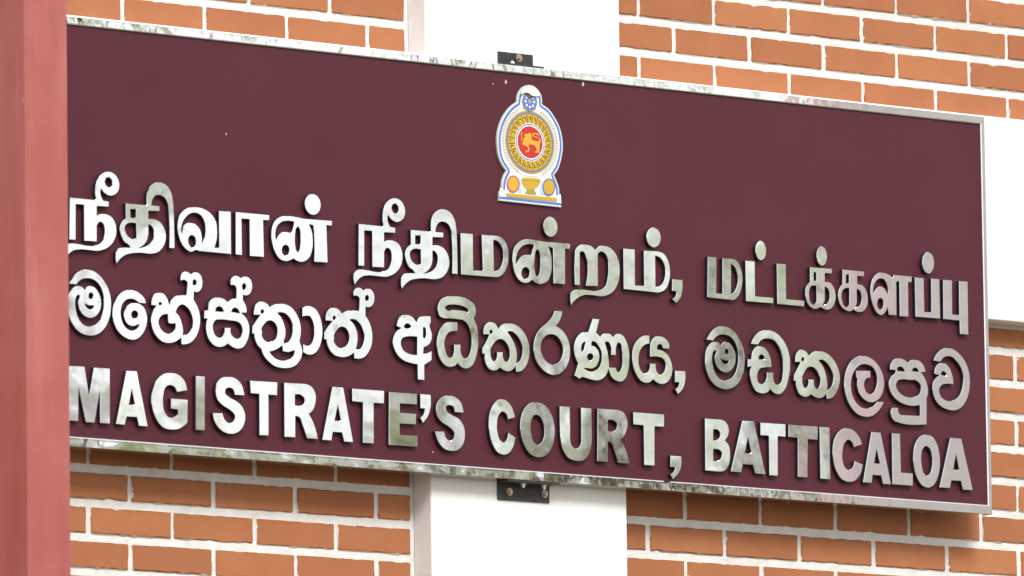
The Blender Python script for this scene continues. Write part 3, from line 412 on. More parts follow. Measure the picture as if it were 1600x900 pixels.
 ('S', 'ma', '-8682,-5810! -8600,-5689 -8469,-5559 -8310,-5489 -8138,-5471 -7938,-5523 -7755,-5664 -7616,-5863 -7554,-6068 -7553,-6265 -7616,-6532 -7750,-6738 -7939,-6864 -8111,-6903 -8311,-6883 -8509,-6787 -8648,-6621 -8724,-6429 -8734,-6233 -8693,-6045 -8605,-5919 -8489,-5852 -8389,-5843 -8318,-5867 -8268,-5918! -8203,-5848 -8102,-5819 -7974,-5861 -7876,-5975 -7822,-6129 -7834,-6283 -7915,-6420 -8031,-6500 -8160,-6517 -8288,-6477 -8392,-6386 -8441,-6269 -8438,-6159 -8394,-6069 -8436,-6034 -8488,-6068 -8524,-6176 -8517,-6350 -8441,-6553 -8307,-6675 -8150,-6702 -7992,-6662 -7845,-6525 -7761,-6322 -7742,-6124 -7781,-5918 -7886,-5761 -8013,-5682 -8156,-5659 -8314,-5685 -8430,-5749 -8494,-5817!|-8035,-6034 -8045,-6069 -8068,-6100 -8100,-6110 -8131,-6104 -8154,-6077 -8161,-6042 -8152,-6007 -8129,-5977 -8097,-5966 -8065,-5972 -8043,-5999|-8268,-6207! -8211,-6232 -8126,-6248 -8011,-6229! -8041,-6297 -8133,-6332 -8218,-6298'),
 ('S', 'da', '-7348,-5819! -7281,-5687 -7134,-5546 -6960,-5479 -6787,-5467 -6586,-5520 -6415,-5640 -6274,-5829 -6199,-6066 -6199,-6308 -6262,-6577 -6369,-6803 -6501,-6906 -6646,-6909 -6802,-6816! -6905,-6903 -7050,-6928 -7222,-6891 -7334,-6755 -7396,-6562 -7390,-6430 -7339,-6339! -7463,-6347! -7459,-6171! -7349,-6164! -7317,-6008 -7228,-5892 -7112,-5852 -6969,-5875 -6855,-5967 -6778,-6126 -6754,-6311! -6979,-6331 -7095,-6367 -7169,-6459 -7186,-6570 -7159,-6678 -7088,-6713 -7002,-6705 -6928,-6630 -6897,-6530 -6895,-6437! -6707,-6429! -6704,-6561 -6669,-6669 -6569,-6700 -6466,-6634 -6419,-6477 -6400,-6277 -6424,-6059 -6506,-5844 -6647,-5700 -6820,-5661 -6964,-5677 -7081,-5740 -7140,-5816!|-7133,-6150! -7117,-6072 -7044,-6041 -6973,-6073 -6955,-6144!'),
 ('S', 'ka', '-6030,-6143! -6018,-6032 -5958,-5907 -5840,-5848 -5724,-5863 -5645,-5930 -5605,-5972! -5522,-5900 -5375,-5853 -5200,-5846 -5027,-5900 -4855,-6033 -4728,-6235 -4689,-6431 -4723,-6610 -4829,-6794 -4963,-6908 -5095,-6927! -5106,-6789! -5181,-6882 -5313,-6928 -5458,-6911 -5573,-6852! -5662,-6912 -5778,-6926 -5907,-6884 -5992,-6768 -6019,-6671 -6008,-6582! -6080,-6576! -6072,-6454! -5966,-6293 -5861,-6136!|-5758,-6066 -5770,-6100 -5803,-6115 -5834,-6104 -5845,-6071 -5833,-6038 -5801,-6022 -5769,-6033|-5831,-6472! -5765,-6368 -5661,-6251 -5544,-6221 -5428,-6258 -5330,-6384 -5280,-6513 -5307,-6647 -5367,-6722 -5453,-6690 -5480,-6614 -5484,-6509! -5638,-6514! -5650,-6647 -5700,-6712 -5773,-6710 -5821,-6636 -5827,-6548!|-5322,-6064 -5220,-6039 -5090,-6092 -4962,-6228 -4892,-6378 -4902,-6533 -4972,-6670 -5082,-6739! -5085,-6501 -5138,-6305 -5236,-6135'),
 ('S', 'la', '-3353,-6885! -3423,-7000 -3574,-7154 -3752,-7249 -3944,-7269 -4162,-7223 -4349,-7080 -4490,-6868 -4552,-6629 -4538,-6406 -4459,-6180 -4293,-5981 -4071,-5878 -3866,-5871 -3662,-5940 -3489,-6084 -3376,-6265 -3342,-6462 -3385,-6665 -3477,-6804 -3567,-6876! -3686,-6917 -3847,-6916 -4006,-6837 -4121,-6712 -4161,-6559 -4136,-6392! -4186,-6395! -4203,-6219! -3756,-6194! -3760,-6361! -3863,-6374! -3923,-6433 -3955,-6524 -3928,-6633 -3857,-6717 -3755,-6739 -3650,-6682 -3574,-6544 -3550,-6409 -3581,-6256 -3666,-6128 -3812,-6067 -3958,-6059 -4106,-6113 -4241,-6232 -4333,-6415 -4352,-6594 -4313,-6790 -4200,-6960 -4056,-7051 -3895,-7074 -3718,-7030 -3553,-6897!'),
 ('S', 'pu', '-3143,-6134! -3128,-6027 -3043,-5910 -2894,-5851 -2746,-5857 -2629,-5905 -2579,-5935! -2510,-5879 -2361,-5847 -2214,-5873 -2098,-5970 -2042,-6112! -2191,-6128! -2104,-6216 -2033,-6334 -1987,-6509 -1996,-6643 -2034,-6724! -2055,-7333! -2931,-7342 -3063,-7310 -3148,-7205 -3145,-7071 -3093,-7002! -2928,-6998! -2925,-7102 -2852,-7158! -2252,-7143! -2246,-6893! -2448,-6928 -2654,-6919 -2889,-6856 -3078,-6734 -3177,-6585 -3188,-6430 -3111,-6292 -2976,-6183 -2960,-6129!|-2936,-6141! -2899,-6063 -2824,-6036 -2737,-6068 -2685,-6142!|-2478,-6129! -2440,-6048 -2351,-6025 -2278,-6060 -2259,-6137!|-2974,-6483 -2922,-6380 -2788,-6334 -2551,-6334 -2344,-6332 -2227,-6402 -2195,-6522 -2263,-6649 -2413,-6714 -2591,-6732 -2767,-6703 -2913,-6613'),
 ('S', 'va', '-1797,-5833! -1719,-5700 -1582,-5580 -1402,-5516 -1223,-5518 -1017,-5609 -842,-5765 -722,-5981 -681,-6225 -711,-6473 -807,-6702 -960,-6868 -1141,-6947 -1350,-6948 -1586,-6885 -1761,-6740 -1839,-6544 -1826,-6365 -1733,-6237 -1613,-6169! -1775,-6139! -1758,-6026 -1680,-5921 -1560,-5875 -1427,-5882 -1310,-5975 -1239,-6104 -1198,-6258 -1200,-6347! -1394,-6349 -1544,-6381 -1620,-6452 -1643,-6543 -1581,-6662 -1434,-6731 -1270,-6736 -1105,-6676 -967,-6534 -902,-6351 -882,-6171 -937,-5973 -1082,-5803 -1228,-5712 -1377,-5707 -1498,-5753 -1589,-5848!|-1579,-6133! -1545,-6079 -1497,-6061 -1432,-6090 -1410,-6164! -1508,-6157'),
 ('E', 'M', '-26637,-7577! -26228,-7567! -26105,-8199! -25972,-7569! -25551,-7564! -25556,-8758! -25813,-8760! -25812,-8028! -25967,-8761! -26199,-8764! -26386,-8038! -26400,-8755! -26642,-8756!'),
 ('E', 'A', '-25098,-7582! -24823,-7572! -24542,-8757! -24783,-8757! -24833,-8570! -25108,-8578! -25162,-8761! -25391,-8753!|-24965,-7974! -24882,-8307! -25044,-8312!'),
 ('E', 'G', '-23467,-7907! -23749,-7958! -23790,-7872 -23928,-7819 -24049,-7874 -24110,-8031 -24122,-8226 -24090,-8390 -23970,-8516 -23849,-8514 -23727,-8451! -23725,-8340! -23916,-8332! -23913,-8107! -23452,-8106! -23468,-8602! -23626,-8723 -23869,-8785 -24111,-8758 -24316,-8571 -24424,-8300 -24413,-7995 -24290,-7737 -24098,-7592 -23890,-7550 -23682,-7587 -23528,-7716'),
 ('E', 'I', '-23238,-7572! -22987,-7570! -22994,-8748! -23244,-8749!'),
 ('E', 'S', '-21908,-7919! -22178,-7922! -22204,-7812 -22309,-7772 -22414,-7812 -22433,-7897 -22329,-7974 -22120,-8058 -21964,-8174 -21889,-8365 -21933,-8563 -22058,-8711 -22251,-8778 -22478,-8750 -22651,-8635 -22754,-8474 -22777,-8350! -22508,-8339! -22457,-8470 -22318,-8545 -22195,-8482 -22176,-8369 -22297,-8265 -22506,-8166 -22644,-8050 -22694,-7885 -22657,-7702 -22534,-7582 -22341,-7536 -22149,-7557 -21992,-7673'),
 ('E', 'T', '-21746,-7579! -20996,-7567! -21010,-7857! -21247,-7861! -21251,-8754! -21497,-8760! -21493,-7859! -21732,-7858!'),
 ('E', 'R', '-20806,-7563! -20211,-7553! -20035,-7618 -19941,-7767 -19951,-7964 -20024,-8123 -20131,-8214! -20027,-8362 -19890,-8747! -20192,-8751! -20312,-8464 -20398,-8301 -20511,-8280! -20517,-8749! -20811,-8755!|-20515,-7809! -20356,-7807 -20251,-7885 -20259,-7983 -20359,-8040 -20518,-8033!'),
 ('E', 'A', '-19465,-7567! -19170,-7563! -18912,-8759! -19162,-8760! -19223,-8561! -19479,-8568! -19518,-8758! -19766,-8759!|-19328,-7959! -19244,-8308! -19422,-8311!'),
 ('E', 'T', '-18923,-7575! -18028,-7566! -18039,-7850! -18326,-7856! -18332,-8752! -18633,-8756! -18620,-7861! -18917,-7857!'),
 ('E', 'E', '-17891,-7580! -17106,-7573! -17117,-7814! -17589,-7821! -17592,-8020! -17134,-8020! -17145,-8256! -17596,-8264! -17596,-8510! -17095,-8502! -17102,-8749! -17902,-8754!'),
 ('E', "'", '-17008,-7572! -16719,-7571! -16723,-7847 -16799,-8050 -16946,-8215! -17016,-8106! -16906,-8000 -16879,-7890! -17002,-7892!'),
 ('E', 'S', '-15780,-7910! -16035,-7917! -16069,-7806 -16189,-7770 -16288,-7819 -16271,-7904 -16127,-7980 -15910,-8066 -15785,-8215 -15752,-8412 -15810,-8615 -15958,-8752 -16140,-8785 -16357,-8747 -16518,-8601 -16612,-8373! -16344,-8363! -16299,-8502 -16191,-8558 -16070,-8502 -16061,-8374 -16204,-8255 -16420,-8154 -16545,-8020 -16559,-7808 -16448,-7645 -16247,-7561 -16029,-7575 -15867,-7679'),
 ('E', 'C', '-14318,-7925! -14521,-7986! -14573,-7855 -14672,-7818 -14776,-7896 -14834,-8071 -14826,-8299 -14749,-8466 -14639,-8502 -14546,-8410 -14518,-8280! -14318,-8377! -14384,-8586 -14515,-8737 -14644,-8782 -14827,-8741 -14988,-8537 -15067,-8228 -15051,-7942 -14937,-7692 -14770,-7559 -14623,-7544 -14459,-7633'),
 ('E', 'O', '-13704,-7549 -13483,-7587 -13301,-7747 -13195,-7999 -13180,-8228 -13260,-8519 -13429,-8716 -13652,-8777 -13872,-8727 -14053,-8538 -14158,-8258 -14161,-8001 -14076,-7767 -13907,-7599|-13709,-7830 -13580,-7879 -13491,-8046 -13476,-8246 -13535,-8421 -13665,-8500 -13793,-8437 -13863,-8240 -13867,-8040 -13802,-7879'),
 ('E', 'U', '-13021,-7592! -12735,-7589! -12733,-8086 -12727,-8344 -12692,-8456 -12593,-8517 -12481,-8487 -12420,-8397 -12409,-8210 -12408,-7585! -12111,-7581! -12108,-8047 -12115,-8393 -12186,-8599 -12337,-8757 -12561,-8793 -12783,-8743 -12946,-8558 -13008,-8332 -13019,-8103'),
 ('E', 'R', '-11924,-7575! -11345,-7568! -11159,-7629 -11069,-7767 -11072,-7955 -11151,-8133 -11265,-8241! -11156,-8393 -11013,-8766! -11342,-8765! -11456,-8469 -11528,-8329 -11632,-8301! -11649,-8763! -11947,-8763!|-11631,-7816! -11481,-7816 -11370,-7873 -11372,-7988 -11467,-8060 -11635,-8062!'),
 ('E', 'T', '-10878,-7591! -9975,-7587! -9981,-7874! -10263,-7877! -10285,-8769! -10582,-8772! -10575,-7876! -10876,-7871!'),
 ('E', ',', '-9805,-8510! -9495,-8509! -9500,-8758 -9587,-8908 -9740,-9039! -9814,-8944! -9699,-8857 -9667,-8768! -9810,-8768!'),
 ('E', 'B', '-8764,-7602! -8345,-7599! -8175,-7633 -8074,-7757 -8074,-7918 -8184,-8070! -8072,-8180 -8038,-8382 -8081,-8617 -8199,-8755 -8371,-8794! -8781,-8789!|-8529,-7844! -8408,-7839 -8333,-7890 -8327,-7991 -8413,-8069 -8535,-8082!|-8539,-8289! -8398,-8287 -8293,-8339 -8287,-8440 -8365,-8532 -8544,-8548!'),
 ('E', 'A', '-7651,-7586! -7313,-7579! -6987,-8772! -7294,-8769! -7355,-8575! -7661,-8578! -7715,-8770! -8020,-8768!|-7494,-7955! -7399,-8315! -7598,-8321!'),
 ('E', 'T', '-7103,-7596! -6361,-7588! -6367,-7879! -6602,-7881! -6623,-8786! -6869,-8788! -6860,-7888! -7109,-7888!'),
 ('E', 'T', '-6268,-7588! -5387,-7584! -5401,-7888! -5696,-7891! -5724,-8772! -6006,-8774! -5993,-7879! -6282,-7876!'),
 ('E', 'I', '-5325,-7583! -5030,-7580! -5038,-8777! -5329,-8779!'),
 ('E', 'C', '-4052,-7915! -4300,-7998! -4363,-7869 -4460,-7831 -4579,-7918 -4650,-8122 -4647,-8328 -4573,-8485 -4457,-8522 -4338,-8457 -4284,-8306! -4036,-8374! -4128,-8621 -4287,-8763 -4464,-8802 -4677,-8756 -4847,-8575 -4937,-8286 -4931,-7992 -4828,-7750 -4649,-7607 -4453,-7565 -4241,-7641 -4107,-7780'),
 ('E', 'A', '-3743,-7602! -3469,-7603! -3185,-8788! -3436,-8788! -3482,-8598! -3744,-8599! -3788,-8787! -4042,-8787!|-3604,-7986! -3515,-8326! -3691,-8324!'),
 ('E', 'L', '-3124,-7594! -2880,-7594! -2871,-8489! -2505,-8489! -2516,-8779! -3134,-8779!'),
 ('E', 'O', '-2079,-7569 -1882,-7601 -1740,-7771 -1668,-8034 -1661,-8241 -1727,-8512 -1872,-8728 -2031,-8796 -2208,-8762 -2381,-8579 -2472,-8288 -2473,-8022 -2400,-7781 -2258,-7624|-2086,-7836 -1969,-7888 -1906,-8077 -1900,-8285 -1963,-8451 -2072,-8523 -2169,-8463 -2227,-8274 -2238,-8067 -2178,-7901'),
 ('E', 'A', '-1327,-7597! -989,-7595! -654,-8777! -961,-8780! -1015,-8581! -1313,-8586! -1370,-8767! -1683,-8770!|-1158,-7959! -1068,-8325! -1255,-8327!'),
]

ENG = "MAGISTRATE'SCOURT,BATTICALOA"
WORDS = [("MAGISTRATE'S", 12), ("COURT,", 6), ("BATTICALOA", 10)]
ORD = ['first', 'second', 'third', 'fourth', 'fifth', 'sixth', 'seventh', 'eighth', 'ninth', 'tenth', 'eleventh', 'twelfth']
wpos = [(w, i) for w, k in WORDS for i in range(k)]
ei = 0
rt = random.Random(21)
YL = -.112
for row, name, cs in GLYPHS:
    raw = [parse(c) for c in cs.split('|')]
    xs = [p[0][0] for p in raw[0]]; zs = [p[0][1] for p in raw[0]]
    off = ((min(xs) + max(xs)) / 2, (min(zs) + max(zs)) / 2)
    loops = [spline([(p - Vector(off), c) for p, c in r]) for r in raw]
    kind = {'.': 'letter_dot', ',': 'comma', "'": 'apostrophe'}.get(name, 'letter')
    me = plate_mesh(kind, loops, .0112, .0007, [M['letter_steel'], M['return_dark']])
    o = obj(kind, me)
    o.location = (off[0], YL, off[1] + ZT)
    o.rotation_euler = (math.radians(rt.gauss(0, .32)), 0, math.radians(rt.gauss(0, .25)))
    on_sign(o)
    if row == 'E':
        w, i = wpos[ei]; ei += 1
        if kind == 'letter': o['label'] = f"polished silver capital {name}, {ORD[i]} letter of the word {w.strip(',')}" if "'" not in w or i < 10 else f"polished silver capital {name} after the apostrophe"

# ---- the painted emblem near the top edge
EP = "-13809,-424 -13642,-413 -13477,-497 -13385,-619 -13362,-731 -13374,-814! -13192,-896 -13007,-1076 -12864,-1293 -12795,-1532 -12780,-1700 -12807,-1914 -12867,-2114 -12962,-2298 -13049,-2384! -12988,-2494 -12922,-2630 -12902,-2752 -12910,-2841! -12855,-2899! -12851,-3105! -14647,-3089! -14639,-2887! -14570,-2829! -14561,-2687 -14514,-2543 -14421,-2404! -14543,-2282 -14641,-2096 -14676,-1888 -14681,-1684 -14647,-1504 -14550,-1269 -14402,-1062 -14254,-920 -14097,-825! -14084,-727 -14019,-575 -13914,-469"
EC = (-1.37435, -.17062)
outline = spline(parse(EP, EC))
emb = obj('emblem', plate_mesh('emblem', [outline], .0062, .0007, [M['plate_edge'], M['plate_edge']]))
emb.location = (EC[0], -.1065, EC[1] + ZT); on_sign(emb)
tag(emb, 'small white and gold lion emblem with blue outline on the maroon board')
def inset(lp, d):
    """move every point of a clockwise outline inwards"""
    N = len(lp); out = []
    ar = sum(lp[i-1][0] * lp[i][1] - lp[i][0] * lp[i-1][1] for i in range(N))
    sg = 1 if ar > 0 else -1
    for i in range(N):
        a, p, b_ = lp[i-2], lp[i], lp[(i+2) % N]
        t = (b_ - a); t.normalize(); nrm = Vector((-t[1], t[0])) * sg
        out.append(p + nrm * d)
    return out
lay = [0]
def layer(name, loops, mt, lift=.00009):
    lay[0] += 1
    o = obj(name, plate_mesh(name, loops, 0, 0, [M[mt]]))
    o.location = (0, -lift * lay[0], 0); o.parent = emb; return o
def circ(r, k=48, c=(0, 0)): return [Vector((c[0] + r * math.cos(2*math.pi*i/k), c[1] + r * math.sin(2*math.pi*i/k))) for i in range(k)]
layer('outline_band', [inset(outline, .0044)], 'print_blue')
layer('ground_field', [inset(outline, .0098)], 'print_white')
# wreath of grain round the wheel: two arcs of small leaves
for s in (-1, 1):
    lv = []
    for k in range(26):
        a = math.radians(-62 + k * 5.0)
        for rr, dr in ((.0745, .12), (.0800, -.12)):
            c_ = Vector((s * rr * math.cos(a), rr * math.sin(a)))
            tg = Vector((-s * math.sin(a), math.cos(a))); rd = c_.normalized()
            ax = (tg + rd * dr * 4).normalized(); pe = Vector((-ax[1], ax[0]))
            lv.append([c_ - ax * .0034, c_ + pe * .0014, c_ + ax * .0034, c_ - pe * .0014])
    layer('grain_spray', lv, 'print_palegold')
layer('wreath_stem', [circ(.0780, 64), circ(.0770, 64)], 'print_olive')
layer('gold_rim', [circ(.0715, 64)], 'print_palegold')
layer('slate_ring', [circ(.0676, 64)], 'print_slate')
layer('petal_ring', [circ(.0636, 64)], 'print_gold')
sp_ = []
for k in range(24):
    a = 2 * math.pi * (k + .5) / 24; ca, sa = math.cos(a), math.sin(a)
    P_ = lambda r, t: Vector((r * ca - t * sa, r * sa + t * ca))
    sp_.append([P_(.0435, -.0009), P_(.0628, -.0009), P_(.0628, .0009), P_(.0435, .0009)])
    sp_.append([P_(.0555, .0036), P_(.0577, .0036), P_(.0577, .0105), P_(.0555, .0105)])
    sp_.append([P_(.0490, .0034), P_(.0555, .0034), P_(.0555, .0056), P_(.0490, .0056)])
layer('petal_lines', sp_, 'print_brown')
layer('pale_ring', [circ(.0432, 56)], 'print_white')
layer('blue_ring', [circ(.0415, 56)], 'print_blue')
layer('white_ring', [circ(.0390, 56)], 'print_white')
layer('red_disc', [circ(.0362, 56)], 'print_red')
ART = {
'lion': "-13911,-1516! -13828,-1526 -13724,-1493 -13704,-1573 -13690,-1640 -13602,-1662 -13476,-1655! -13486,-1604 -13600,-1581 -13673,-1554 -13682,-1506 -13619,-1485 -13515,-1492 -13464,-1553! -13578,-1514 -13630,-1510 -13641,-1543 -13537,-1567 -13455,-1601 -13424,-1661! -13450,-1690 -13469,-1773 -13481,-1915! -13601,-1934! -13589,-1897! -13554,-1868 -13587,-1800 -13654,-1753! -13790,-1781 -13765,-1867 -13793,-1931! -13884,-1944! -13865,-1911 -13815,-1889 -13825,-1802 -13926,-1792 -13985,-1762! -13959,-1724! -13935,-1702! -13934,-1640 -13887,-1588!",
'sword': "-14004,-1483! -13977,-1481! -13973,-1705! -14002,-1707!",
'pot': "-14007,-2556! -13939,-2512! -13532,-2505! -13453,-2530! -13512,-2659 -13604,-2727! -13645,-2766 -13605,-2824! -13584,-2872! -13922,-2870! -13872,-2810 -13853,-2759! -13942,-2710 -13997,-2626",
'potfoot': "-13842,-2769! -13650,-2766! -13605,-2824! -13584,-2872! -13922,-2870! -13872,-2819!",
'bar': "-14464,-2905! -12995,-2901! -12992,-2982! -14431,-2980!",
'sun1': "-14068,-2670 -14083,-2745 -14124,-2811 -14185,-2858 -14256,-2878 -14327,-2869 -14386,-2832 -14425,-2772 -14438,-2699 -14422,-2624 -14381,-2558 -14320,-2511 -14249,-2491 -14179,-2500 -14120,-2537 -14080,-2597",
'sun2': "-14104,-2673 -14116,-2736 -14149,-2791 -14198,-2830 -14256,-2847 -14312,-2839 -14360,-2807 -14391,-2757 -14402,-2696 -14389,-2633 -14356,-2578 -14307,-2539 -14250,-2522 -14193,-2530 -14145,-2562 -14114,-2612",
'moon1': "-13036,-2660 -13052,-2737 -13093,-2805 -13155,-2852 -13226,-2873 -13297,-2863 -13357,-2825 -13396,-2764 -13408,-2689 -13393,-2612 -13352,-2545 -13290,-2497 -13219,-2477 -13148,-2486 -13088,-2525 -13049,-2586",
'moon2': "-13073,-2663 -13085,-2726 -13119,-2782 -13168,-2821 -13225,-2837 -13283,-2829 -13330,-2798 -13362,-2748 -13372,-2686 -13360,-2623 -13326,-2568 -13277,-2529 -13220,-2512 -13162,-2520 -13114,-2551 -13083,-2602",
'patch': "-14021,-657 -13988,-556 -13893,-483 -13799,-451 -13684,-449 -13560,-504 -13499,-564 -13469,-630! -13584,-659 -13709,-653 -13791,-608 -13895,-601 -13979,-634",
'curl': "-13906,-611! -13791,-621 -13709,-663 -13584,-669! -13689,-710 -13814,-704 -13865,-660"}
A = lambda k: [spline(parse(ART[k], EC))]
layer('lion', A('lion'), 'print_lion'); layer('sword', A('sword'), 'print_lion')
layer('pot_leaves', [[Vector(q) for q in ((-.030, -.0815), (-.026, -.1135), (-.036, -.1165), (-.034, -.092))], [Vector(q) for q in ((.031, -.0815), (.027, -.1135), (.038, -.1165), (.036, -.092))]], 'print_paleblue')
layer('pot', A('pot'), 'print_gold'); layer('pot_foot', A('potfoot'), 'print_olive')
layer('pot_line', [[Vector(q) for q in ((-.0245, -.0860), (.0265, -.0856), (.0262, -.0872), (-.0242, -.0876))]], 'print_olive')
layer('base_bar', A('bar'), 'print_gold')
layer('sun_rim', A('sun1'), 'print_purple'); layer('sun_disc', A('sun2'), 'print_lion')
layer('moon_rim', A('moon1'), 'print_slate'); layer('moon_disc', A('moon2'), 'print_gold')
wz = 4.67125 - ZT - EC[1]
layer('wheel_rim', [circ(.0228, 8, (0, wz))], 'print_palegold')
layer('wheel_disc', [circ(.0198, 32, (0, wz))], 'print_blue')
layer('wheel_dots', [circ(.0030, 8, (.0125 * math.cos(k * math.pi / 4), wz + .0125 * math.sin(k * math.pi / 4))) for k in range(8)], 'print_white')
layer('wheel_hub', [circ(.0045, 12, (0, wz))], 'print_gold')
layer('curl_shade_strip', A('curl'), 'curl_shade'); layer('torn_patch', A('patch'), 'sticker_paper', .00018)  # dark brown strip paints the shade along the curled sticker edge

# ---- bird droppings and pin marks stuck on the board
for (x, z, r) in ((-1.4363, 4.7112, .0042), (-1.4730, 4.7040, .0020), (-1.2120, 4.7245, .0050), (-2.2250, 4.5300, .0022), (-1.6580, 3.8680, .0020)):
    q = random.Random(int(x * 1e4)); k = 9
    lp = [Vector((r * q.uniform(.5, 1.0) * math.cos(2*math.pi*i/k), r * q.uniform(.6, 1.5) * math.sin(2*math.pi*i/k))) for i in range(k)]
    o = obj('dropping', plate_mesh('dropping', [lp], .001, .0002, [M['dropping']])); o.location = (x, -.1008, z); on_sign(o)

# ------------------------------------------------------------------ brackets
def hexbolt(name, r, h, mt):
    """hexagon head with a washer under it, axis along -y, seat at y=0"""
    V = []; F = []
    def disc(rad, y0, y1, k, ph=0.0):
        s = len(V)
        for y in (y0, y1):
            for i in range(k):
                a = 2*math.pi*i/k + ph; V.append((rad * math.cos(a), y, rad * math.sin(a)))
        for i in range(k):
            j = (i + 1) % k; F.append((s + i, s + j, s + k + j, s + k + i))
        F.append(tuple(s + k + i for i in range(k)))
    disc(r * 1.5, 0, -h * .3, 20); disc(r, -h * .3, -h, 6, .4); disc(r * .5, -h, -h * 1.25, 12)
    me = bpy.data.meshes.new(name); me.from_pydata(V, [], F); me.update(); me.materials.append(M[mt]); return me
def bracket(x0, x1, zs, zin, z_out, label, bolts, legb):
    """angle bracket: wall leg from zs to z_out, other leg lying on the sign edge at zs"""
    cx = (x0 + x1) / 2
    t = empty('angle_bracket', (cx, -.060, (zs + z_out) / 2), label, 'bracket', 'black steel brackets holding the court sign')
    L = t.location; th = .004; up = 1 if z_out > zs else -1
    z0, z1 = sorted((zs + up * .0006, z_out))
    mb = MB().box(x0 - L.x, x1 - L.x, -th, -.0003, z0 - L.z, z1 - L.z)
    o = obj('wall_leg', mb.mesh('wall_leg'), M['bracket_black'], t); bevel(o, .0008, 2)
    z0, z1 = sorted((zs + up * .0006, zs + up * (.0006 + th)))
    o = obj('sign_leg', MB().box(x0 - L.x, x1 - L.x, -.043, -th - .0001, z0 - L.z, z1 - L.z).mesh('sign_leg'), M['bracket_black'], t); bevel(o, .0008, 2)
    for bx, bz in bolts:
        o = obj('bolt', hexbolt('bolt', .0058, .0065, 'bolt'), None, t); o.location = (bx - L.x, -th, bz - L.z)
    for bx in legb:
        o = obj('bolt', hexbolt('bolt', .0050, .0080, 'bolt_white'), None, t); o.location = (bx - L.x, -.020, (zs + up * .0046) - L.z)
        o.rotation_euler = (math.pi / 2 * (-up), 0, 0) if up > 0 else (math.pi / 2, 0, 0)
bracket(-1.4448, -1.2962, SZ0, .04, 3.7775, 'wider black angle bracket with two bolts under the bottom edge of the sign', ((-1.4126, 3.7966), (-1.3112, 3.7975)), (-1.385, -1.325))
bracket(-1.4270, -1.3262, SZ1, .04, 4.7862, 'small black angle bracket above the top edge of the sign', ((-1.3679, 4.7755),), (-1.400,))

# a dry leaf scrap caught under a Tamil letter
leaf_v = []; leaf_f = []
for i in range(7):
    t = i / 6; w = .0042 * math.sin(math.pi * min(.98, t + .02)) + .0006
    leaf_v += [(-.009 + .018 * t, -.001 - .003 * math.sin(t * 3), .004 - .009 * t + w), (-.009 + .018 * t, -.006 - .002 * math.sin(t * 3), .003 - .009 * t), (-.009 + .018 * t, -.001, .003 - .009 * t - w)]
for i in range(6):
    for j in range(2):
        k = i * 3 + j; leaf_f.append((k, k + 1, k + 4, k + 3))
me = bpy.data.meshes.new('leaf_scrap'); me.from_pydata(leaf_v, [], leaf_f)
o = obj('leaf_scrap', me, M['dry_leaf'], None, (-.5180, -.1005, 4.3085))
md = o.modifiers.new('s', 'SOLIDIFY'); md.thickness = .0008
tag(o, 'tiny brown dry leaf scrap caught under a silver letter', 'leaf')

# ------------------------------------------------------------------ salmon steel post in the foreground
o = obj('steel_post', MB().box(-.0538, .0538, 0, .13, 0, 8.0).mesh('steel_post'), M['salmon'], None, (-3.3768, -1.0, 0)); bevel(o, .0035, 3)
tag(o, 'salmon pink painted square post standing in front of the sign', 'post')

# ------------------------------------------------------------------ what the polished steel mirrors: the yard across from the wall
flat('bark', (.16, .12, .085), .9)
def leafmat(name, c0, c1):
    M[name], n, l, b = mat(name, c0, .5, spec=.4)
    oi = n.new('ShaderNodeNewGeometry')
    l.new(ramp(n, l, oi.outputs['Random Per Island'], [(.0, c0), (1.0, c1)]), b.inputs['Base Color'])
    tr = n.new('ShaderNodeBsdfTranslucent'); tr.inputs['Color'].default_value = (c1[0] * 1.6, c1[1] * 1.7, c1[2], 1)
    ms = n.new('ShaderNodeMixShader'); ms.inputs[0].default_value = .5
    out = n['Material Output']; l.new(b.outputs[0], ms.inputs[1]); l.new(tr.outputs[0], ms.inputs[2]); l.new(ms.outputs[0], out.inputs['Surface'])
leafmat('leaf_bright', (.17, .21, .11), (.32, .37, .20)); leafmat('leaf_grey', (.22, .235, .20), (.40, .42, .36)); leafmat('leaf_yellow', (.16, .18, .03), (.42, .34, .04))
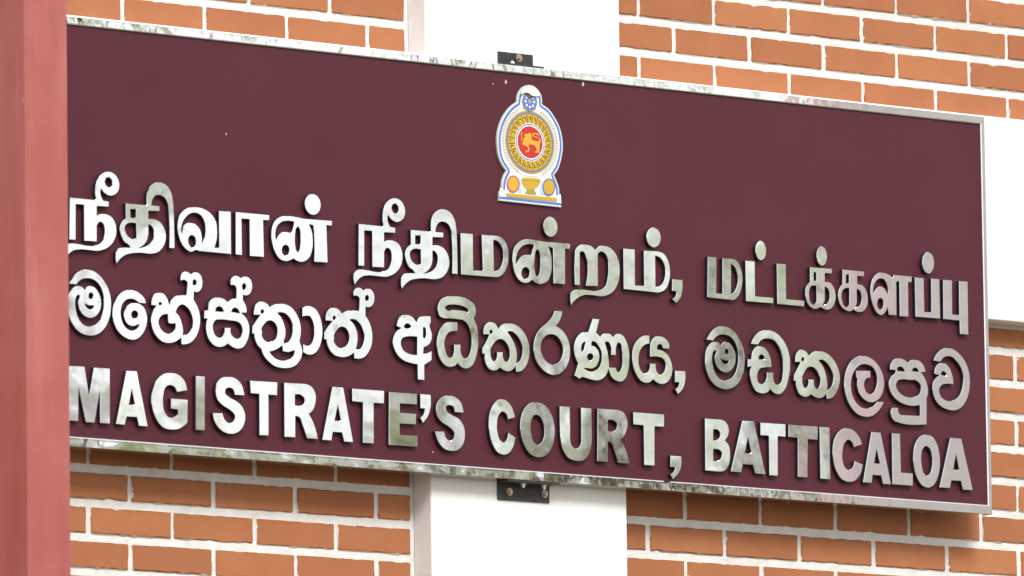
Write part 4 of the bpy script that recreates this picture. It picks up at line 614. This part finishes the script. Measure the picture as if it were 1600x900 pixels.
def tree(loc, h, crown_r, crown_h, nleaf, mt, label, seed, size=.16, name='shade_tree', cat='tree'):
    q = random.Random(seed)
    t = empty(name, loc, label, cat)
    cl = []
    for i in range(16):
        a = q.uniform(0, 6.283); rr = crown_r * math.sqrt(q.random()) * .85; zz = h - crown_h * q.uniform(.08, .95)
        cl.append((rr * math.cos(a), rr * math.sin(a), zz, crown_r * q.uniform(.22, .42)))
    V = []; F = []
    for i in range(nleaf):
        c_ = q.choice(cl); d = Vector((q.gauss(0, 1), q.gauss(0, 1), q.gauss(0, .8))).normalized() * c_[3] * q.uniform(.5, 1.05)
        p = Vector(c_[:3]) + d
        u = Vector((q.gauss(0, 1), q.gauss(0, 1), q.gauss(0, .6))).normalized(); w = u.cross(Vector((q.gauss(0, 1), q.gauss(0, 1), q.gauss(0, 1)))).normalized()
        s = size * q.uniform(.6, 1.3); k = len(V)
        V += [p - u * s, p + w * s * .4, p + u * s, p - w * s * .4]; F.append((k, k+1, k+2, k+3))
    me = bpy.data.meshes.new('crown'); me.from_pydata(V, [], F); obj('crown', me, M[mt], t)
    V = []; F = []
    def limb(a, b_, r0, r1):
        ax = (b_ - a).normalized(); u = ax.orthogonal().normalized(); w = ax.cross(u); k = len(V)
        for p, r in ((a, r0), (a.lerp(b_, .5) + u * r0 * .5, (r0 + r1) / 2), (b_, r1)):
            for i in range(8):
                an = i * math.pi / 4; V.append(p + (u * math.cos(an) + w * math.sin(an)) * r)
        for s in range(2):
            for i in range(8):
                j = (i + 1) % 8; F.append((k + s*8 + i, k + s*8 + j, k + s*8 + 8 + j, k + s*8 + 8 + i))
    top = Vector((0, 0, h - crown_h * .7)); limb(Vector((0, 0, -.05)), top, h * .03, h * .02)
    for c_ in cl[:9]: limb(top, Vector(c_[:3]), h * .014, h * .004)
    me = bpy.data.meshes.new('trunk'); me.from_pydata(V, [], F); obj('trunk', me, M['bark'], t)
    return t
tree((17.9, -23, 0), 10.4, 2.7, 6.6, 700, 'leaf_grey', 'tall grey green shade tree mirrored in the silver letters', 3)
tree((13.9, -23.5, 0), 12.4, 2.3, 3.9, 800, 'leaf_grey', 'tall thin tree with a high crown mirrored in the left letters', 5)
tree((17.3, -26, 0), 7.2, 2.0, 3.4, 1300, 'leaf_bright', 'low bright green tree mirrored in the lower steel letters', 6)
tree((26.3, -31, 0), 11.0, 3.0, 6.0, 1000, 'leaf_bright', 'large bright green tree farther back across the yard', 8)
for i, (x, y, h, mt, lb) in enumerate(((15.6, -20.5, 4.4, 'leaf_bright', 'bright green rounded shrub across the yard beside the yellow one'), (13.4, -20.8, 3.3, 'leaf_grey', 'low grey green shrub across the yard in front of the cream house'), (17.6, -20.3, 4.6, 'leaf_bright', 'bright green shrub across the yard near the tall grey tree trunk'))):
    tree((x, y, 0), h, 1.0, h * .85, 1300, mt, lb, 40 + i, .13, 'garden_shrub', 'shrub')
tree((14.1, -22, 0), 4.7, 1.0, 3.4, 1500, 'leaf_yellow', 'yellow flowering shrub across the yard from the sign', 11, .10, 'flowering_shrub', 'shrub')
tree((10.0, -27, 0), 6.0, 2.2, 4.0, 3000, 'leaf_bright', 'round green tree across the yard behind the yellow shrub', 14)

# tiled house across the yard
flat('roof_tile', (.42, .15, .08), .85); flat('house_wall', (.62, .56, .46), .85); flat('house_glass', (.05, .06, .07), .1)
hs = empty('tiled_house', (22.2, -32, 0), 'low cream house with an orange tiled roof across the yard', 'building')
obj('wall', MB().box(-4, 4, -3, 3, 0, 3.8).mesh('wall'), M['house_wall'], hs)
me = bpy.data.meshes.new('roof'); me.from_pydata([(-4.6, 3.6, 3.7), (4.6, 3.6, 3.7), (4.6, -3.6, 3.7), (-4.6, -3.6, 3.7), (-4.6, 0, 6.6), (4.6, 0, 6.6)], [], [(0, 1, 5, 4), (2, 3, 4, 5), (1, 2, 5), (3, 0, 4), (3, 2, 1, 0)])
obj('roof', me, M['roof_tile'], hs)
for x in (-2.4, .2, 2.6): obj('window', MB().box(x - .5, x + .5, 2.98, 3.03, 1.0, 2.2).mesh('window'), M['house_glass'], hs)
o = obj('door', MB().box(-1.4, -.5, 2.98, 3.04, 0, 2.1).mesh('door'), M['roof_tile'], hs)

flat('pale_pink', (.70, .56, .57), .7)
# pale block added far behind the trees for grey and white bands in letters
flat('pale_render', (.70, .70, .69), .85); flat('block_glass', (.16, .18, .19), .2)
ob = empty('added_block', (27.6, -40, 0), 'pale flat roofed block added far behind the trees to band the mirroring letters', 'building')
obj('wall', MB().box(-4.0, 9.4, -8, -.3, 0, 9.0).mesh('wall'), M['pale_render'], ob)
for k in range(4): obj('floor_slab', MB().box(-4.2, 9.6, -.2995, .5, 2.8 * k + .25, 2.8 * k + .85).mesh('floor_slab'), M['print_white'], ob)
for k in range(3):
    for j in range(7): obj('window', MB().box(-3.7 + j * 1.9, -2.2 + j * 1.9, -.2995, -.26, 2.8 * k + 1.2, 2.8 * k + 2.7).mesh('window'), M['block_glass'], ob)
# white portico pier with a salmon corner, standing forward of the wall to the right
pier = empty('portico_pier', (6.44, -7.08, 0), 'white portico pier with a salmon corner strip mirrored in the rightmost letters', 'pier')
o = obj('shaft', MB().box(-.77, .9, -.08, .08, 0, 7.4).mesh('shaft'), M['white_paint'], pier); bevel(o, .01, 2)
o = obj('corner_strip', MB().box(-.82, -.7705, -.088, .088, 0, 7.4).mesh('corner_strip'), M['pale_pink'], pier); bevel(o, .006, 2)
